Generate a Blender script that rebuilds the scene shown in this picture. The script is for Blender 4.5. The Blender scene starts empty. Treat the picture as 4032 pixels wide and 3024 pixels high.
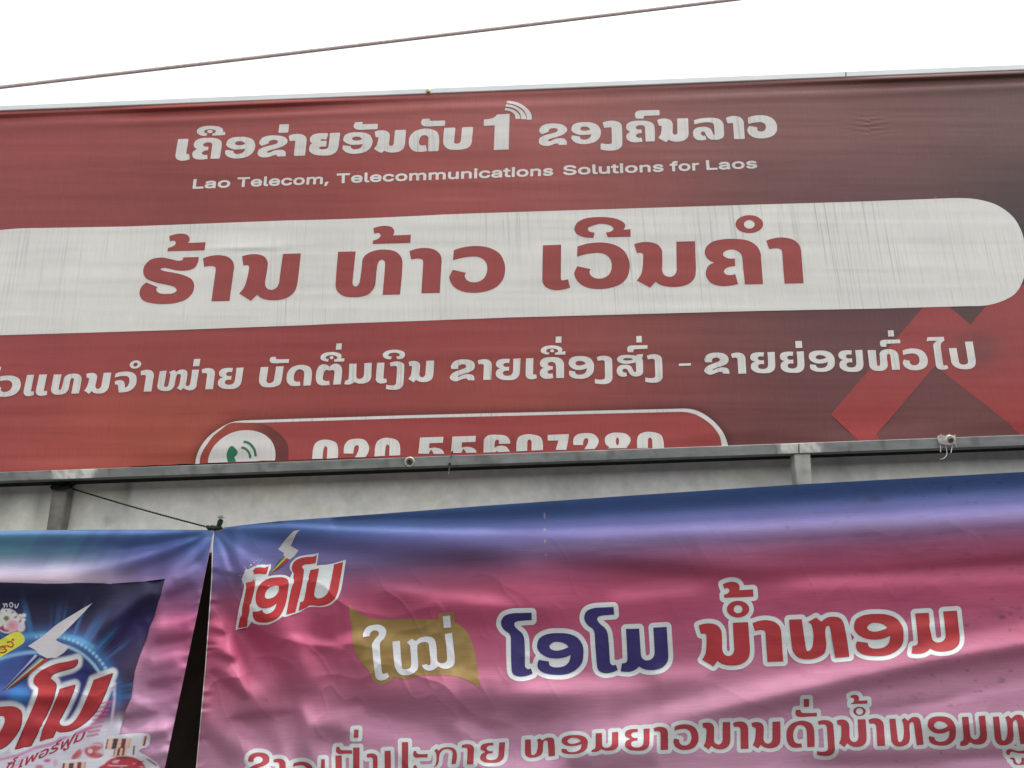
import bpy, math, random
import numpy as np
from mathutils import Vector
from mathutils.geometry import delaunay_2d_cdt

random.seed(7)
rng = np.random.default_rng(11)
SC = bpy.context.scene
COL = SC.collection

# ------------------------------------------------------------------ camera
W, H = 4032.0, 3024.0            # pixel grid of the photograph, used for surveying only
FPX = 3000.0
PITCH, ROLL = math.radians(15.5), math.radians(2.06)
CAM = np.array([0.0, 0.0, 2.0])
_R0 = np.array([1.0, 0, 0]); FW = np.array([0, math.cos(PITCH), math.sin(PITCH)])
_U0 = np.array([0, -math.sin(PITCH), math.cos(PITCH)])
RT = math.cos(ROLL) * _R0 - math.sin(ROLL) * _U0
UP = math.cos(ROLL) * _U0 + math.sin(ROLL) * _R0
cam = bpy.data.cameras.new('camera'); cam.sensor_width = 36; cam.lens = 36 * FPX / W
cam.clip_start = 0.05; cam.clip_end = 3000
co = bpy.data.objects.new('camera', cam); COL.objects.link(co)
from mathutils import Matrix
co.matrix_world = Matrix(((RT[0], UP[0], -FW[0], CAM[0]), (RT[1], UP[1], -FW[1], CAM[1]),
                          (RT[2], UP[2], -FW[2], CAM[2]), (0, 0, 0, 1)))
SC.camera = co

# ------------------------------------------------------------------ light
SUN_EL, SUN_AZ = math.radians(76), math.radians(100)   # veiled sun, high on the right
world = bpy.data.worlds.new('World'); SC.world = world; world.use_nodes = True
nt = world.node_tree; nt.nodes.clear()
sky = nt.nodes.new('ShaderNodeTexSky'); sky.sky_type = 'NISHITA'; sky.sun_disc = False
sky.sun_elevation = SUN_EL; sky.sun_rotation = SUN_AZ
sky.air_density = 1.0; sky.dust_density = 1.5; sky.ozone_density = 1.0
hs = nt.nodes.new('ShaderNodeHueSaturation'); hs.inputs['Saturation'].default_value = 0.12
bg = nt.nodes.new('ShaderNodeBackground'); bg.inputs['Strength'].default_value = 0.14
wo = nt.nodes.new('ShaderNodeOutputWorld')
nt.links.new(sky.outputs[0], hs.inputs['Color']); nt.links.new(hs.outputs[0], bg.inputs['Color'])
nt.links.new(bg.outputs[0], wo.inputs['Surface'])
sun = bpy.data.lights.new('sun', 'SUN'); sun.energy = 1.5; sun.angle = math.radians(18); sun.color = (1.0, 0.97, 0.92)
so = bpy.data.objects.new('sun', sun); COL.objects.link(so)
_sd = Vector((math.sin(SUN_AZ) * math.cos(SUN_EL), math.cos(SUN_AZ) * math.cos(SUN_EL), math.sin(SUN_EL)))
so.rotation_euler = _sd.to_track_quat('Z', 'Y').to_euler(); so.location = (0, -5, 20)
SC.view_settings.view_transform = 'Standard'; SC.view_settings.look = 'None'
SC.view_settings.exposure = 1.5; SC.view_settings.gamma = 1.0
SC.cycles.use_denoising = True

# ------------------------------------------------------------------ helpers
def lin(c):
    c = np.asarray(c, float) / 255.0
    return np.where(c <= 0.04045, c / 12.92, ((c + 0.055) / 1.055) ** 2.4)

def plane_pt(px, py, Y):
    """point on the vertical plane y = Y seen in the direction of a surveyed pixel (arrays allowed)"""
    px = np.asarray(px, float); py = np.asarray(py, float); Y = np.asarray(Y, float)
    a = (px - W / 2) / FPX; b = -(py - H / 2) / FPX
    d = FW + a[..., None] * RT + b[..., None] * UP
    s = (Y - CAM[1]) / d[..., 1]
    return CAM + d * s[..., None]

def sstep(a, b, x):
    t = np.clip((x - a) / (b - a), 0, 1); return t * t * (3 - 2 * t)

_perm = rng.permutation(512)
def _h(ix, iy): return _perm[(_perm[ix & 511] + iy) & 511] / 511.0 * 2 - 1
def vnoise(x, y):
    x = np.asarray(x, float); y = np.asarray(y, float)
    ix = np.floor(x).astype(int); iy = np.floor(y).astype(int)
    fx = x - ix; fy = y - iy
    fx = fx ** 3 * (fx * (fx * 6 - 15) + 10); fy = fy ** 3 * (fy * (fy * 6 - 15) + 10)
    a = _h(ix, iy); b = _h(ix + 1, iy); c = _h(ix, iy + 1); d = _h(ix + 1, iy + 1)
    return (a + (b - a) * fx) * (1 - fy) + (c + (d - c) * fx) * fy
def fbm(x, y, o=4, g=0.5):
    s = 0; a = 1; n = 0
    for k in range(o):
        s = s + a * vnoise(x * 2 ** k + 17 * k, y * 2 ** k - 31 * k); n += a; a *= g
    return s / n

def tag(o, label=None, cat=None, group=None, kind=None):
    if label: o['label'] = label
    if cat: o['category'] = cat
    if group: o['group'] = group
    if kind: o['kind'] = kind
    return o

def empty(name, loc, label, cat, group=None):
    o = bpy.data.objects.new(name, None); o.empty_display_size = 0.1
    o.location = loc; COL.objects.link(o)
    return tag(o, label, cat, group)

def link(name, me, mat, parent=None):
    o = bpy.data.objects.new(name, me); COL.objects.link(o)
    if mat: me.materials.append(mat)
    if parent is not None:
        o.parent = parent
        o.matrix_parent_inverse = Matrix.Translation(-Vector(parent.location))
    return o

def mesh_from(name, V, F, ink=None, nrm=None, uv=None, smooth=True):
    me = bpy.data.meshes.new(name)
    me.from_pydata([tuple(v) for v in V], [], F); me.update()
    if smooth: me.polygons.foreach_set('use_smooth', [True] * len(me.polygons))
    n = len(me.loops); li = np.empty(n, int); me.loops.foreach_get('vertex_index', li)
    if uv is None: uv = np.asarray(V)[:, [0, 2]]
    ul = me.uv_layers.new(name='cloth'); ul.data.foreach_set('uv', np.asarray(uv, float)[li].ravel())
    if ink is not None:
        ca = me.color_attributes.new('ink', 'FLOAT_COLOR', 'POINT')
        c = np.ones((len(V), 4)); c[:, :3] = ink; ca.data.foreach_set('color', c.ravel())
    if nrm is not None:
        me.normals_split_custom_set_from_vertices([tuple(v) for v in nrm])
    return me

# ---- outlines: "x,y" is a corner, "~x,y" a smooth point
def outline(s, crop=(0, 0, 1)):
    P = []; S = []
    for t in s.split():
        sm = t[0] == '~'
        x, y = (t[1:] if sm else t).split(',')
        P.append((crop[0] + float(x) * crop[2], crop[1] + float(y) * crop[2])); S.append(sm)
    return flat(np.array(P), S)

def flat(P, S, n=6):
    N = len(P); out = []
    for i in range(N):
        j = (i + 1) % N; p0, p1, p2, p3 = P[i - 1], P[i], P[j], P[(j + 1) % N]
        out.append(p1)
        if not (S[i] or S[j]): continue
        L = np.linalg.norm(p2 - p1) + 1e-9
        m1 = (p2 - p0) * L / (L + np.linalg.norm(p1 - p0) + 1e-9) if S[i] else None
        m2 = (p3 - p1) * L / (L + np.linalg.norm(p3 - p2) + 1e-9) if S[j] else None
        if m1 is None: m1 = (p2 - p1) * 1.5 - m2 * 0.5
        if m2 is None: m2 = (p2 - p1) * 1.5 - m1 * 0.5
        for k in range(1, n):
            t = k / n
            out.append((2*t**3-3*t*t+1)*p1 + (t**3-2*t*t+t)*m1 + (-2*t**3+3*t*t)*p2 + (t**3-t*t)*m2)
    return np.array(out)

def ellipse(cx, cy, rx, ry, crop=(0, 0, 1), n=28, rot=0.0):
    a = np.linspace(0, 2 * math.pi, n, endpoint=False)
    x = rx * np.cos(a); y = ry * np.sin(a)
    return np.stack([crop[0] + crop[2] * (cx + x * math.cos(rot) - y * math.sin(rot)),
                     crop[1] + crop[2] * (cy + x * math.sin(rot) + y * math.cos(rot))], 1)

def ribbon(pts, w, crop=(0, 0, 1), n=6):
    """polygon round a smooth brush stroke"""
    P = np.array(pts, float)
    if len(P) > 2:
        Q = []
        for i in range(len(P) - 1):
            p0 = P[max(i - 1, 0)]; p1 = P[i]; p2 = P[i + 1]; p3 = P[min(i + 2, len(P) - 1)]
            for k in range(n):
                t = k / n
                Q.append(0.5 * (2*p1 + (p2-p0)*t + (2*p0-5*p1+4*p2-p3)*t*t + (3*p1-p0-3*p2+p3)*t**3))
        Q.append(P[-1]); P = np.array(Q)
    T = np.gradient(P, axis=0); T /= np.linalg.norm(T, axis=1)[:, None] + 1e-9
    N = np.stack([-T[:, 1], T[:, 0]], 1)
    ww = np.interp(np.linspace(0, 1, len(P)), np.linspace(0, 1, len(np.atleast_1d(w))), np.atleast_1d(w)) if np.ndim(w) else np.full(len(P), w)
    R = np.vstack([P + N * ww[:, None] / 2, (P - N * ww[:, None] / 2)[::-1]])
    return np.array([crop[0], crop[1]]) + R * crop[2]

def inside(pt, cons, nz=False):
    c = np.zeros(len(pt), int)
    for q in cons:
        a = q; b = np.roll(q, -1, 0)
        for lo in range(0, len(pt), 4000):
            p = pt[lo:lo + 4000]
            y = p[:, 1][:, None]; x = p[:, 0][:, None]
            up = (a[:, 1] <= y) & (b[:, 1] > y); dn = (a[:, 1] > y) & (b[:, 1] <= y)
            dy = b[:, 1] - a[:, 1]; dy = np.where(np.abs(dy) < 1e-9, 1e-9, dy)
            xi = a[:, 0] + (y - a[:, 1]) * (b[:, 0] - a[:, 0]) / dy
            hit = x < xi
            if nz: c[lo:lo + 4000] += (up & hit).sum(1) - (dn & hit).sum(1)
            else: c[lo:lo + 4000] += ((up | dn) & hit).sum(1)
    return c != 0 if nz else c % 2 == 1

def seg_dist(pt, cons):
    d = np.full(len(pt), 1e9)
    for q in cons:
        a = q; e = np.roll(q, -1, 0) - q; L = (e ** 2).sum(1) + 1e-12
        for lo in range(0, len(pt), 3000):
            p = pt[lo:lo + 3000]
            r = p[:, None, :] - a[None]
            t = np.clip((r * e).sum(2) / L, 0, 1)
            d[lo:lo + 3000] = np.minimum(d[lo:lo + 3000], np.sqrt(((r - t[..., None] * e) ** 2).sum(2).min(1)))
    return d

def triangulate(cons, spacing, nz=False):
    """triangles of the region bounded by the contours, with inner points every `spacing`"""
    V = []; E = []
    for q in cons:
        k = len(V); n = len(q)
        V += [tuple(p) for p in q]; E += [(k + i, k + (i + 1) % n) for i in range(n)]
    A = np.vstack(cons); lo = A.min(0); hi = A.max(0)
    gx = np.arange(lo[0] + spacing / 2, hi[0], spacing); gy = np.arange(lo[1] + spacing / 2, hi[1], spacing)
    if len(gx) and len(gy):
        G = np.stack(np.meshgrid(gx, gy), -1).reshape(-1, 2)
        G[:, 0] += ((np.round((G[:, 1] - lo[1]) / spacing).astype(int) % 2) * 0.5) * spacing
        G = G[inside(G, cons, nz)]
        if len(G):
            G = G[seg_dist(G, cons) > spacing * 0.3]
            V += [tuple(p) for p in G]
    r = delaunay_2d_cdt([Vector(v) for v in V], E, [], 0, 1e-4)
    P = np.array([(v.x, v.y) for v in r[0]]); T = np.array([f for f in r[2] if len(f) == 3])
    T = T[inside(P[T].mean(1), cons, nz)]
    e1 = P[T[:, 1]] - P[T[:, 0]]; e2 = P[T[:, 2]] - P[T[:, 0]]
    ar = e1[:, 0] * e2[:, 1] - e1[:, 1] * e2[:, 0]
    T = T[np.abs(ar) > 1e-6]; ar = ar[np.abs(ar) > 1e-6]
    T[ar > 0] = T[ar > 0][:, ::-1]          # pixel y points down: front faces towards the street
    return P, T

def contours_at(groups, off, step):
    """outline of the union of all glyphs grown (off > 0) or thinned (off < 0)"""
    A = np.vstack([q for g in groups for q in g]); m = max(off, 0) + 3 * step
    lo = A.min(0) - m; hi = A.max(0) + m
    nx = int((hi[0] - lo[0]) / step) + 2; ny = int((hi[1] - lo[1]) / step) + 2
    Fd = np.full((ny, nx), 1e3)
    X = lo[0] + np.arange(nx) * step; Y = lo[1] + np.arange(ny) * step
    for g in groups:
        B = np.vstack(g); a = B.min(0) - m; b = B.max(0) + m
        i0 = max(int((a[0] - lo[0]) / step), 0); i1 = min(int((b[0] - lo[0]) / step) + 2, nx)
        j0 = max(int((a[1] - lo[1]) / step), 0); j1 = min(int((b[1] - lo[1]) / step) + 2, ny)
        G = np.stack(np.meshgrid(X[i0:i1], Y[j0:j1]), -1).reshape(-1, 2)
        d = seg_dist(G, g); d[inside(G, g)] *= -1
        Fd[j0:j1, i0:i1] = np.minimum(Fd[j0:j1, i0:i1], d.reshape(j1 - j0, i1 - i0))
    Fd = Fd - off; Fd[np.abs(Fd) < 1e-6] = 1e-6
    ins = Fd < 0
    nxt = {}; pos = {}
    def ev(j, i, hor):
        k = (j, i, hor)
        if k not in pos:
            f0 = Fd[j, i]; f1 = Fd[j, i + 1] if hor else Fd[j + 1, i]
            t = f0 / (f0 - f1)
            pos[k] = (X[i] + (t * step if hor else 0), Y[j] + (0 if hor else t * step))
        return k
    code = ins[:-1, :-1] * 1 + ins[:-1, 1:] * 2 + ins[1:, 1:] * 4 + ins[1:, :-1] * 8
    J, I = np.nonzero((code > 0) & (code < 15))
    tab = {1: 'LT', 2: 'TR', 3: 'LR', 4: 'RB', 6: 'TB', 7: 'LB', 8: 'BL', 9: 'BT', 11: 'BR', 12: 'RL', 13: 'RT', 14: 'TL', 5: 'LTRB', 10: 'TRBL'}
    for j, i in zip(J, I):
        e = {'T': (j, i, True), 'B': (j + 1, i, True), 'L': (j, i, False), 'R': (j, i + 1, False)}
        s = tab[int(code[j, i])]
        for q in range(0, len(s), 2): nxt[ev(*e[s[q]])] = ev(*e[s[q + 1]])
    out = []; seen = set()
    for k in list(nxt):
        if k in seen: continue
        loop = []
        while k not in seen and k in nxt:
            seen.add(k); loop.append(pos[k]); k = nxt[k]
        if len(loop) > 5: out.append(np.array(loop))
    return out

# ---- surfaces: a sheet is a base plane plus a displacement towards the street
class Sheet:
    def __init__(self, Y0, disp): self.Y0 = Y0; self.disp = disp
    def at(self, px, py, off=0.0):
        return plane_pt(px, py, self.Y0 - self.disp(px, py) - off)
    def normal(self, px, py):
        e = 4.0
        a = self.at(px + e, py) - self.at(px - e, py); b = self.at(px, py + e) - self.at(px, py - e)
        n = np.cross(b, a); n /= np.linalg.norm(n, axis=1)[:, None]
        n[n[:, 1] > 0] *= -1
        return n

def blur1(A, sg, ax):
    r = int(3*sg)+1; k = np.exp(-(np.arange(-r, r+1)/sg)**2/2); k /= k.sum()
    A = np.moveaxis(A, ax, 0); P = np.pad(A, ((r, r), (0, 0)), mode='edge')
    return np.moveaxis(sum(k[i]*P[i:i+len(A)] for i in range(2*r+1)), 0, ax)
class Folds:
    """a hanging cloth from a survey of its folds: where it leans back (+) or hangs over (-); the lean is
    summed down each column to give the depth of the cloth"""
    def __init__(self, x0, x1, y0, y1, strokes, lean, g=5.0):
        self.g = g; self.x0 = x0; self.y0 = y0
        nx = int((x1-x0)/g)+2; ny = int((y1-y0)/g)+2
        X, Y = np.meshgrid(x0+g*np.arange(nx), y0+g*np.arange(ny)); B = np.zeros((ny, nx)); Q = np.stack([X, Y], -1)
        for pts, w, val in strokes:
            P = np.array(pts, float); w = np.atleast_1d(np.asarray(w, float))
            for _ in range(2):                                   # round the corners of the stroke
                if len(P) > 2:
                    R = [P[0]]
                    for i in range(len(P)-1): R += [P[i]*.75+P[i+1]*.25, P[i]*.25+P[i+1]*.75]
                    P = np.array(R + [P[-1]])
            best = np.full(B.shape, 1e9); m = w.max()*2.6
            i0 = max(int((P[:, 0].min()-m-x0)/g), 0); i1 = int((P[:, 0].max()+m-x0)/g)+1
            j0 = max(int((P[:, 1].min()-m-y0)/g), 0); j1 = int((P[:, 1].max()+m-y0)/g)+1
            q = Q[j0:j1, i0:i1]
            if q.size == 0: continue
            L = np.concatenate([[0], np.cumsum(np.linalg.norm(np.diff(P, axis=0), axis=1))]); bb = np.full(q.shape[:2], 1e9); pp = np.zeros(q.shape[:2])
            for k in range(len(P)-1):
                e = P[k+1]-P[k]; t = np.clip(((q-P[k])@e)/(e@e+1e-9), 0, 1)
                d = np.linalg.norm(q-(P[k]+t[..., None]*e), axis=-1)
                ww = np.interp((L[k]+t*(L[k+1]-L[k]))/L[-1], np.linspace(0, 1, len(w)), w) if len(w) > 1 else w[0]
                u = d/ww; c = u < bb; bb = np.where(c, u, bb); pp = np.where(c, (L[k]+t*(L[k+1]-L[k]))/L[-1], pp)
            a = np.exp(-bb**2.2)
            if w[0] > 7 and L[-1] > 300 and -200 < P[0, 0] < 4190: a = a*sstep(-.02, .22, pp)
            if w[-1] > 7 and L[-1] > 300 and -200 < P[-1, 0] < 4190: a = a*(1-sstep(.76, 1.02, pp))
            B[j0:j1, i0:i1] = B[j0:j1, i0:i1]*(1-a) + val*a
        B = blur1(blur1(B, 1.3, 1), .7, 0)
        D = np.cumsum(B, 0)*g*.00105*lean
        D -= blur1(D, 170/g, 0)
        self.D = blur1(D, 1.2, 1)
    def __call__(self, px, py):
        u = np.clip((np.asarray(px, float)-self.x0)/self.g, 0, self.D.shape[1]-1.001); v = np.clip((np.asarray(py, float)-self.y0)/self.g, 0, self.D.shape[0]-1.001)
        i = u.astype(int); j = v.astype(int); a = u-i; b = v-j; D = self.D
        return (D[j, i]*(1-a)+D[j, i+1]*a)*(1-b) + (D[j+1, i]*(1-a)+D[j+1, i+1]*a)*b

def ink_of(ink, P):
    return ink(P[:, 0], P[:, 1]) if callable(ink) else np.broadcast_to(np.asarray(ink, float), (len(P), 3))

def patch(name, cons_list, sheet, off, ink, mat, parent, spacing=30, nz=False):
    """one mesh lying on the sheet: every entry of cons_list is a set of contours"""
    Vs = []; Fs = []; n = 0
    for cons in cons_list:
        P, T = triangulate(cons, spacing, nz)
        Vs.append(P); Fs += [tuple(int(v) for v in t + n) for t in T]; n += len(P)
    P = np.vstack(Vs)
    me = mesh_from(name, sheet.at(P[:, 0], P[:, 1], off), Fs, ink_of(ink, P), sheet.normal(P[:, 0], P[:, 1]))
    return link(name, me, mat, parent)

def grid_sheet(name, xs, ytop, ybot, ny, sheet, ink, mat, parent=None, xfun=None, off=0.0, weight=None):
    nx = len(xs); t = np.linspace(0, 1, ny) if weight is None else weight
    X = np.broadcast_to(xs, (ny, nx)).copy(); Y = ytop(X) + (ybot(X) - ytop(X)) * t[:, None]
    if xfun is not None: X = xfun(X, Y)
    P = np.stack([X.ravel(), Y.ravel()], 1)
    F = [(j*nx+i, (j+1)*nx+i, (j+1)*nx+i+1, j*nx+i+1) for j in range(ny-1) for i in range(nx-1)]
    me = mesh_from(name, sheet.at(P[:, 0], P[:, 1], off), F, ink_of(ink, P), sheet.normal(P[:, 0], P[:, 1]))
    return link(name, me, mat, parent)

def tube(name, pts, r, mat, parent=None, n=8, ink=None):
    P = np.array(pts, float); m = len(P)
    rr = np.broadcast_to(np.asarray(r, float), (m,)) if np.ndim(r) == 0 else np.asarray(r, float)
    T = np.gradient(P, axis=0); T /= np.linalg.norm(T, axis=1)[:, None] + 1e-12
    ref = np.array([0, 0, 1.0]) if abs(T[0][2]) < 0.9 else np.array([0, 1.0, 0])
    V = []
    for i in range(m):
        a = np.cross(T[i], ref); a /= np.linalg.norm(a) + 1e-12; b = np.cross(T[i], a)
        ref = np.cross(a, T[i])
        for k in range(n):
            th = 2 * math.pi * k / n
            V.append(P[i] + rr[i] * (math.cos(th) * a + math.sin(th) * b))
    F = [(i*n+k, i*n+(k+1) % n, (i+1)*n+(k+1) % n, (i+1)*n+k) for i in range(m-1) for k in range(n)]
    F += [tuple(range(n)), tuple(range((m-1)*n, m*n))[::-1]]
    me = mesh_from(name, V, F, None if ink is None else np.broadcast_to(ink, (len(V), 3)))
    return link(name, me, mat, parent)

# ------------------------------------------------------------------ materials
def nodes(name):
    m = bpy.data.materials.new(name); m.use_nodes = True
    t = m.node_tree; b = t.nodes['Principled BSDF']
    return m, t, b
def mapped_noise(t, src, scale, detail=3.0, nscale=1.0, rough=0.55):
    mp = t.nodes.new('ShaderNodeMapping'); mp.inputs['Scale'].default_value = scale
    n = t.nodes.new('ShaderNodeTexNoise'); n.inputs['Scale'].default_value = nscale
    n.inputs['Detail'].default_value = detail; n.inputs['Roughness'].default_value = rough
    t.links.new(src, mp.inputs['Vector']); t.links.new(mp.outputs[0], n.inputs['Vector'])
    return n.outputs['Fac']
def rng_map(t, src, a, b, lo, hi):
    n = t.nodes.new('ShaderNodeMapRange'); n.inputs[1].default_value = a; n.inputs[2].default_value = b
    n.inputs[3].default_value = lo; n.inputs[4].default_value = hi
    t.links.new(src, n.inputs[0]); return n.outputs[0]
def mul(t, a, b):
    n = t.nodes.new('ShaderNodeMath'); n.operation = 'MULTIPLY'
    t.links.new(a, n.inputs[0]); t.links.new(b, n.inputs[1]); return n.outputs[0]
def scale_col(t, col, fac):
    n = t.nodes.new('ShaderNodeVectorMath'); n.operation = 'SCALE'
    t.links.new(col, n.inputs[0]); t.links.new(fac, n.inputs['Scale']); return n.outputs[0]

ALB = 0.84          # sun-bleached, dusty print
def vinyl(name, vertical=True, streak=0.0, rough=0.42, thread=0.07, spec=0.5, bump=0.12):
    """printed flex vinyl: ink colour of the print, woven thread, dirt runs"""
    m, t, b = nodes(name)
    at = t.nodes.new('ShaderNodeAttribute'); at.attribute_name = 'ink'
    uv = t.nodes.new('ShaderNodeUVMap'); uv.uv_map = 'cloth'; U = uv.outputs[0]
    th = mapped_noise(t, U, (260, 9, 1) if vertical else (9, 300, 1), 3)
    f = rng_map(t, th, 0.3, 0.7, ALB*(1 - thread), ALB*(1 + thread))
    we = mapped_noise(t, U, (210, 210, 1), 4, rough=0.7)
    f = mul(t, f, rng_map(t, we, 0.3, 0.7, 0.93, 1.07))
    bl = mapped_noise(t, U, (3.1, 3.7, 1), 4)
    f = mul(t, f, rng_map(t, bl, 0.3, 0.7, 0.95, 1.05))
    if streak:
        st = mapped_noise(t, U, (95, 1.6, 1), 3, rough=0.6)
        ms = mapped_noise(t, U, (2.2, 1.3, 1), 2)
        s1 = rng_map(t, st, 0.54, 0.70, 0.0, 1.0); s2 = rng_map(t, ms, 0.38, 0.62, 0.0, 1.0)
        f = mul(t, f, rng_map(t, mul(t, s1, s2), 0, 1, 1.0, 1 - streak))
    t.links.new(scale_col(t, at.outputs['Color'], f), b.inputs['Base Color'])
    b.inputs['Roughness'].default_value = rough
    b.inputs['Specular IOR Level'].default_value = spec
    rv = mapped_noise(t, U, (14, 14, 1), 3)
    t.links.new(rng_map(t, rv, 0.3, 0.7, rough - 0.06, rough + 0.06), b.inputs['Roughness'])
    bp = t.nodes.new('ShaderNodeBump'); bp.inputs['Strength'].default_value = bump; bp.inputs['Distance'].default_value = 0.004
    wb = mapped_noise(t, U, (60, 14, 1) if vertical else (10, 75, 1), 5, rough=0.65)
    t.links.new(wb, bp.inputs['Height']); t.links.new(bp.outputs[0], b.inputs['Normal'])
    return m

def plain(name, col, rough=0.6, metal=0.0, scale=30.0, var=0.15, bump=0.1, stretch=(1, 1, 1), ink=False, spec=0.5):
    m, t, b = nodes(name)
    tc = t.nodes.new('ShaderNodeTexCoord'); O = tc.outputs['Object']
    n = mapped_noise(t, O, stretch, 6, scale, 0.6)
    f = rng_map(t, n, 0.3, 0.7, 1 - var, 1 + var)
    if ink:
        c = t.nodes.new('ShaderNodeAttribute'); c.attribute_name = 'ink'; cs = c.outputs['Color']
    else:
        c = t.nodes.new('ShaderNodeRGB'); c.outputs[0].default_value = (*col, 1); cs = c.outputs[0]
    t.links.new(scale_col(t, cs, f), b.inputs['Base Color'])
    b.inputs['Roughness'].default_value = rough; b.inputs['Metallic'].default_value = metal
    b.inputs['Specular IOR Level'].default_value = spec
    bp = t.nodes.new('ShaderNodeBump'); bp.inputs['Strength'].default_value = bump; bp.inputs['Distance'].default_value = 0.004
    t.links.new(n, bp.inputs['Height']); t.links.new(bp.outputs[0], b.inputs['Normal'])
    return m

M_SIGN = vinyl('sign_vinyl', True, spec=.22)
M_SIGNW = vinyl('sign_vinyl_white', True, streak=0.34, thread=0.05)
M_LOW = vinyl('promo_vinyl', False, rough=0.58, spec=.28, thread=0.09, bump=.07)
M_LOWW = vinyl('promo_vinyl_white', False, rough=0.58, spec=.28, thread=0.06, bump=.07)
M_STEEL = plain('galvanised_steel', (.2, .2, .2), 0.55, 0.0, 18, 0.22, 0.15, (0.35, 1, 1), ink=True)
M_ALU = plain('pale_aluminium', (.42, .44, .45), 0.45, 0.0, 12, 0.06, 0.05, (0.3, 1, 1), ink=True)
M_WALL = plain('painted_render', (.5, .49, .46), 0.85, 0, 22, 0.10, 0.35, ink=True)
M_DARK = plain('dark_board', (.018, .016, .014), 0.9, 0, 9, 0.25, 0.2, spec=0.1)
M_CORD = plain('green_cord', (.016, .024, .016), 0.85, 0, 250, 0.5, 0.8, spec=0.2)
M_FRAY = plain('frayed_fibre', (.20, .25, .21), 0.9, 0, 90, 0.3, 0.2)
M_WASH = plain('zinc_washer', (.52, .48, .38), 0.35, 0.6, 60, 0.2, 0.1)
M_BOLT = plain('dark_bolt', (.035, .028, .022), 0.5, 0.3, 60, 0.3, 0.2)
M_BRASS = plain('yellow_zinc', (.42, .33, .13), 0.35, 0.7, 60, 0.2, 0.1)
M_BLACK = plain('black_nylon', (.008, .008, .009), 0.5, 0, 60, 0.2, 0.1)
M_SCRAP = plain('torn_vinyl', (.30, .27, .26), 0.6, 0, 80, 0.25, 0.3)
M_CABLE = plain('cable_sheath', (.55, .46, .45), 0.7, 0, 40, 0.2, 0.1)
M_GROUND = plain('dusty_paving', (.075, .072, .068), 0.9, 0, 3, 0.25, 0.3)
M_FACADE = plain('old_plaster', (.22, .20, .18), 0.9, 0, 2, 0.2, 0.2)
M_ROOM = plain('brown_room', (.085, .062, .05), 0.9, 0, 4, 0.25, 0.2, spec=.1)
# ------------------------------------------------------------------ lettering: glyph outlines surveyed from the sign
CN1 = (500, 800, 1400/2212); CN2 = (1900, 800, 1400/2212)
C1 = (600, 350, 1300/2212); C2 = (1800, 350, 1300/2212)
L5 = (0, 1300, 1000/2212); L6 = (950, 1300, 1000/2212); L7 = (1750, 1280, 1000/2212); L8 = (2700, 1250, 1200/2212)
Z6 = (660, 450, 500/2212)
K5 = (1800, 2200, 1000/2212); K6 = (2600, 2200, 1432/2212)
B1 = (900, 2750, 800/2212); B2 = (1650, 2750, 800/2212); B3 = (2350, 2700, 900/2212); B4 = (3150, 2680, 882/2212)
KF = (1370, 2370, 560/2212); KL = (880, 2080, 520/2054)
GL = {}
def G(name, crop, *outs): GL[name] = [outline(o, crop) for o in outs]

G('ho', CN1, "447,335 350,337 346,354 ~315,358 ~270,347 ~215,338 ~150,350 ~110,388 ~101,430 ~120,468 ~180,493 ~250,508 ~295,522 ~309,543 ~285,560 ~240,564 ~200,559 ~182,540 190,521 120,493 ~90,520 ~77,560 ~97,602 ~150,621 ~220,627 ~300,621 ~370,596 ~408,556 ~418,512 ~403,475 ~360,450 ~290,432 ~230,421 ~208,411 ~228,402 ~265,408 ~310,418 ~365,419 ~415,405 ~440,372")
G('tone2', CN1, "262,205 ~300,193 ~340,189 ~375,197 ~389,217 ~387,235 379,247 489,243 482,292 251,299 255,278 ~285,268 ~303,252 ~300,237 ~285,232 267,238")
G('aa', CN1, "473,343 ~520,328 ~575,323 ~630,335 ~660,365 ~666,400 ~662,430 638,608 525,610 552,415 ~548,398 ~530,391 ~510,391 480,396")
G('no', CN1, "716,330 ~765,318 ~815,318 ~855,333 ~875,365 ~874,400 859,490 ~863,520 ~880,535 ~905,538 ~930,525 ~946,495 ~949,470 970,315 1082,312 1063,480 ~1045,545 ~1005,583 ~950,601 ~890,603 ~840,592 809,570 771,608 698,562 ~730,520 ~748,465 760,402 ~756,389 ~742,385 724,388")
G('tho', CN1, "1313,302 1423,300 1404,480 ~1405,505 ~1418,518 ~1438,510 ~1449,480 1462,380 ~1470,340 ~1505,308 ~1560,291 ~1620,289 ~1675,303 ~1708,340 ~1714,385 1699,567 1591,570 1606,385 ~1603,362 ~1588,352 ~1570,358 ~1558,385 1548,480 ~1538,525 ~1510,560 ~1465,580 ~1405,585 ~1350,578 ~1310,550 ~1298,515 ~1299,480")
G('wo', CN2, "590,270 ~650,252 ~730,244 ~810,255 ~875,290 ~908,345 ~916,395 ~905,450 ~870,495 ~810,523 ~730,534 ~650,524 ~595,490 ~570,440 ~578,415 590,392 673,410 ~666,430 ~680,455 ~710,468 ~750,466 ~785,445 ~803,405 ~800,360 ~780,330 ~745,312 ~700,310 ~640,318 588,333")
G('e', CN2, "376,262 489,258 487,465 ~492,478 ~505,479 532,473 545,525 ~500,537 ~450,541 ~400,526 ~375,495 ~372,460")
G('ii', CN2, "690,215 ~630,210 ~585,190 ~571,158 ~590,120 ~640,95 ~715,86 ~800,90 ~860,108 ~888,135 878,165 921,161 921,208 778,211 768,182 ~800,175 ~815,158 ~795,138 ~740,128 ~690,138 ~655,155 ~660,172 ~680,180 698,183")
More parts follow.
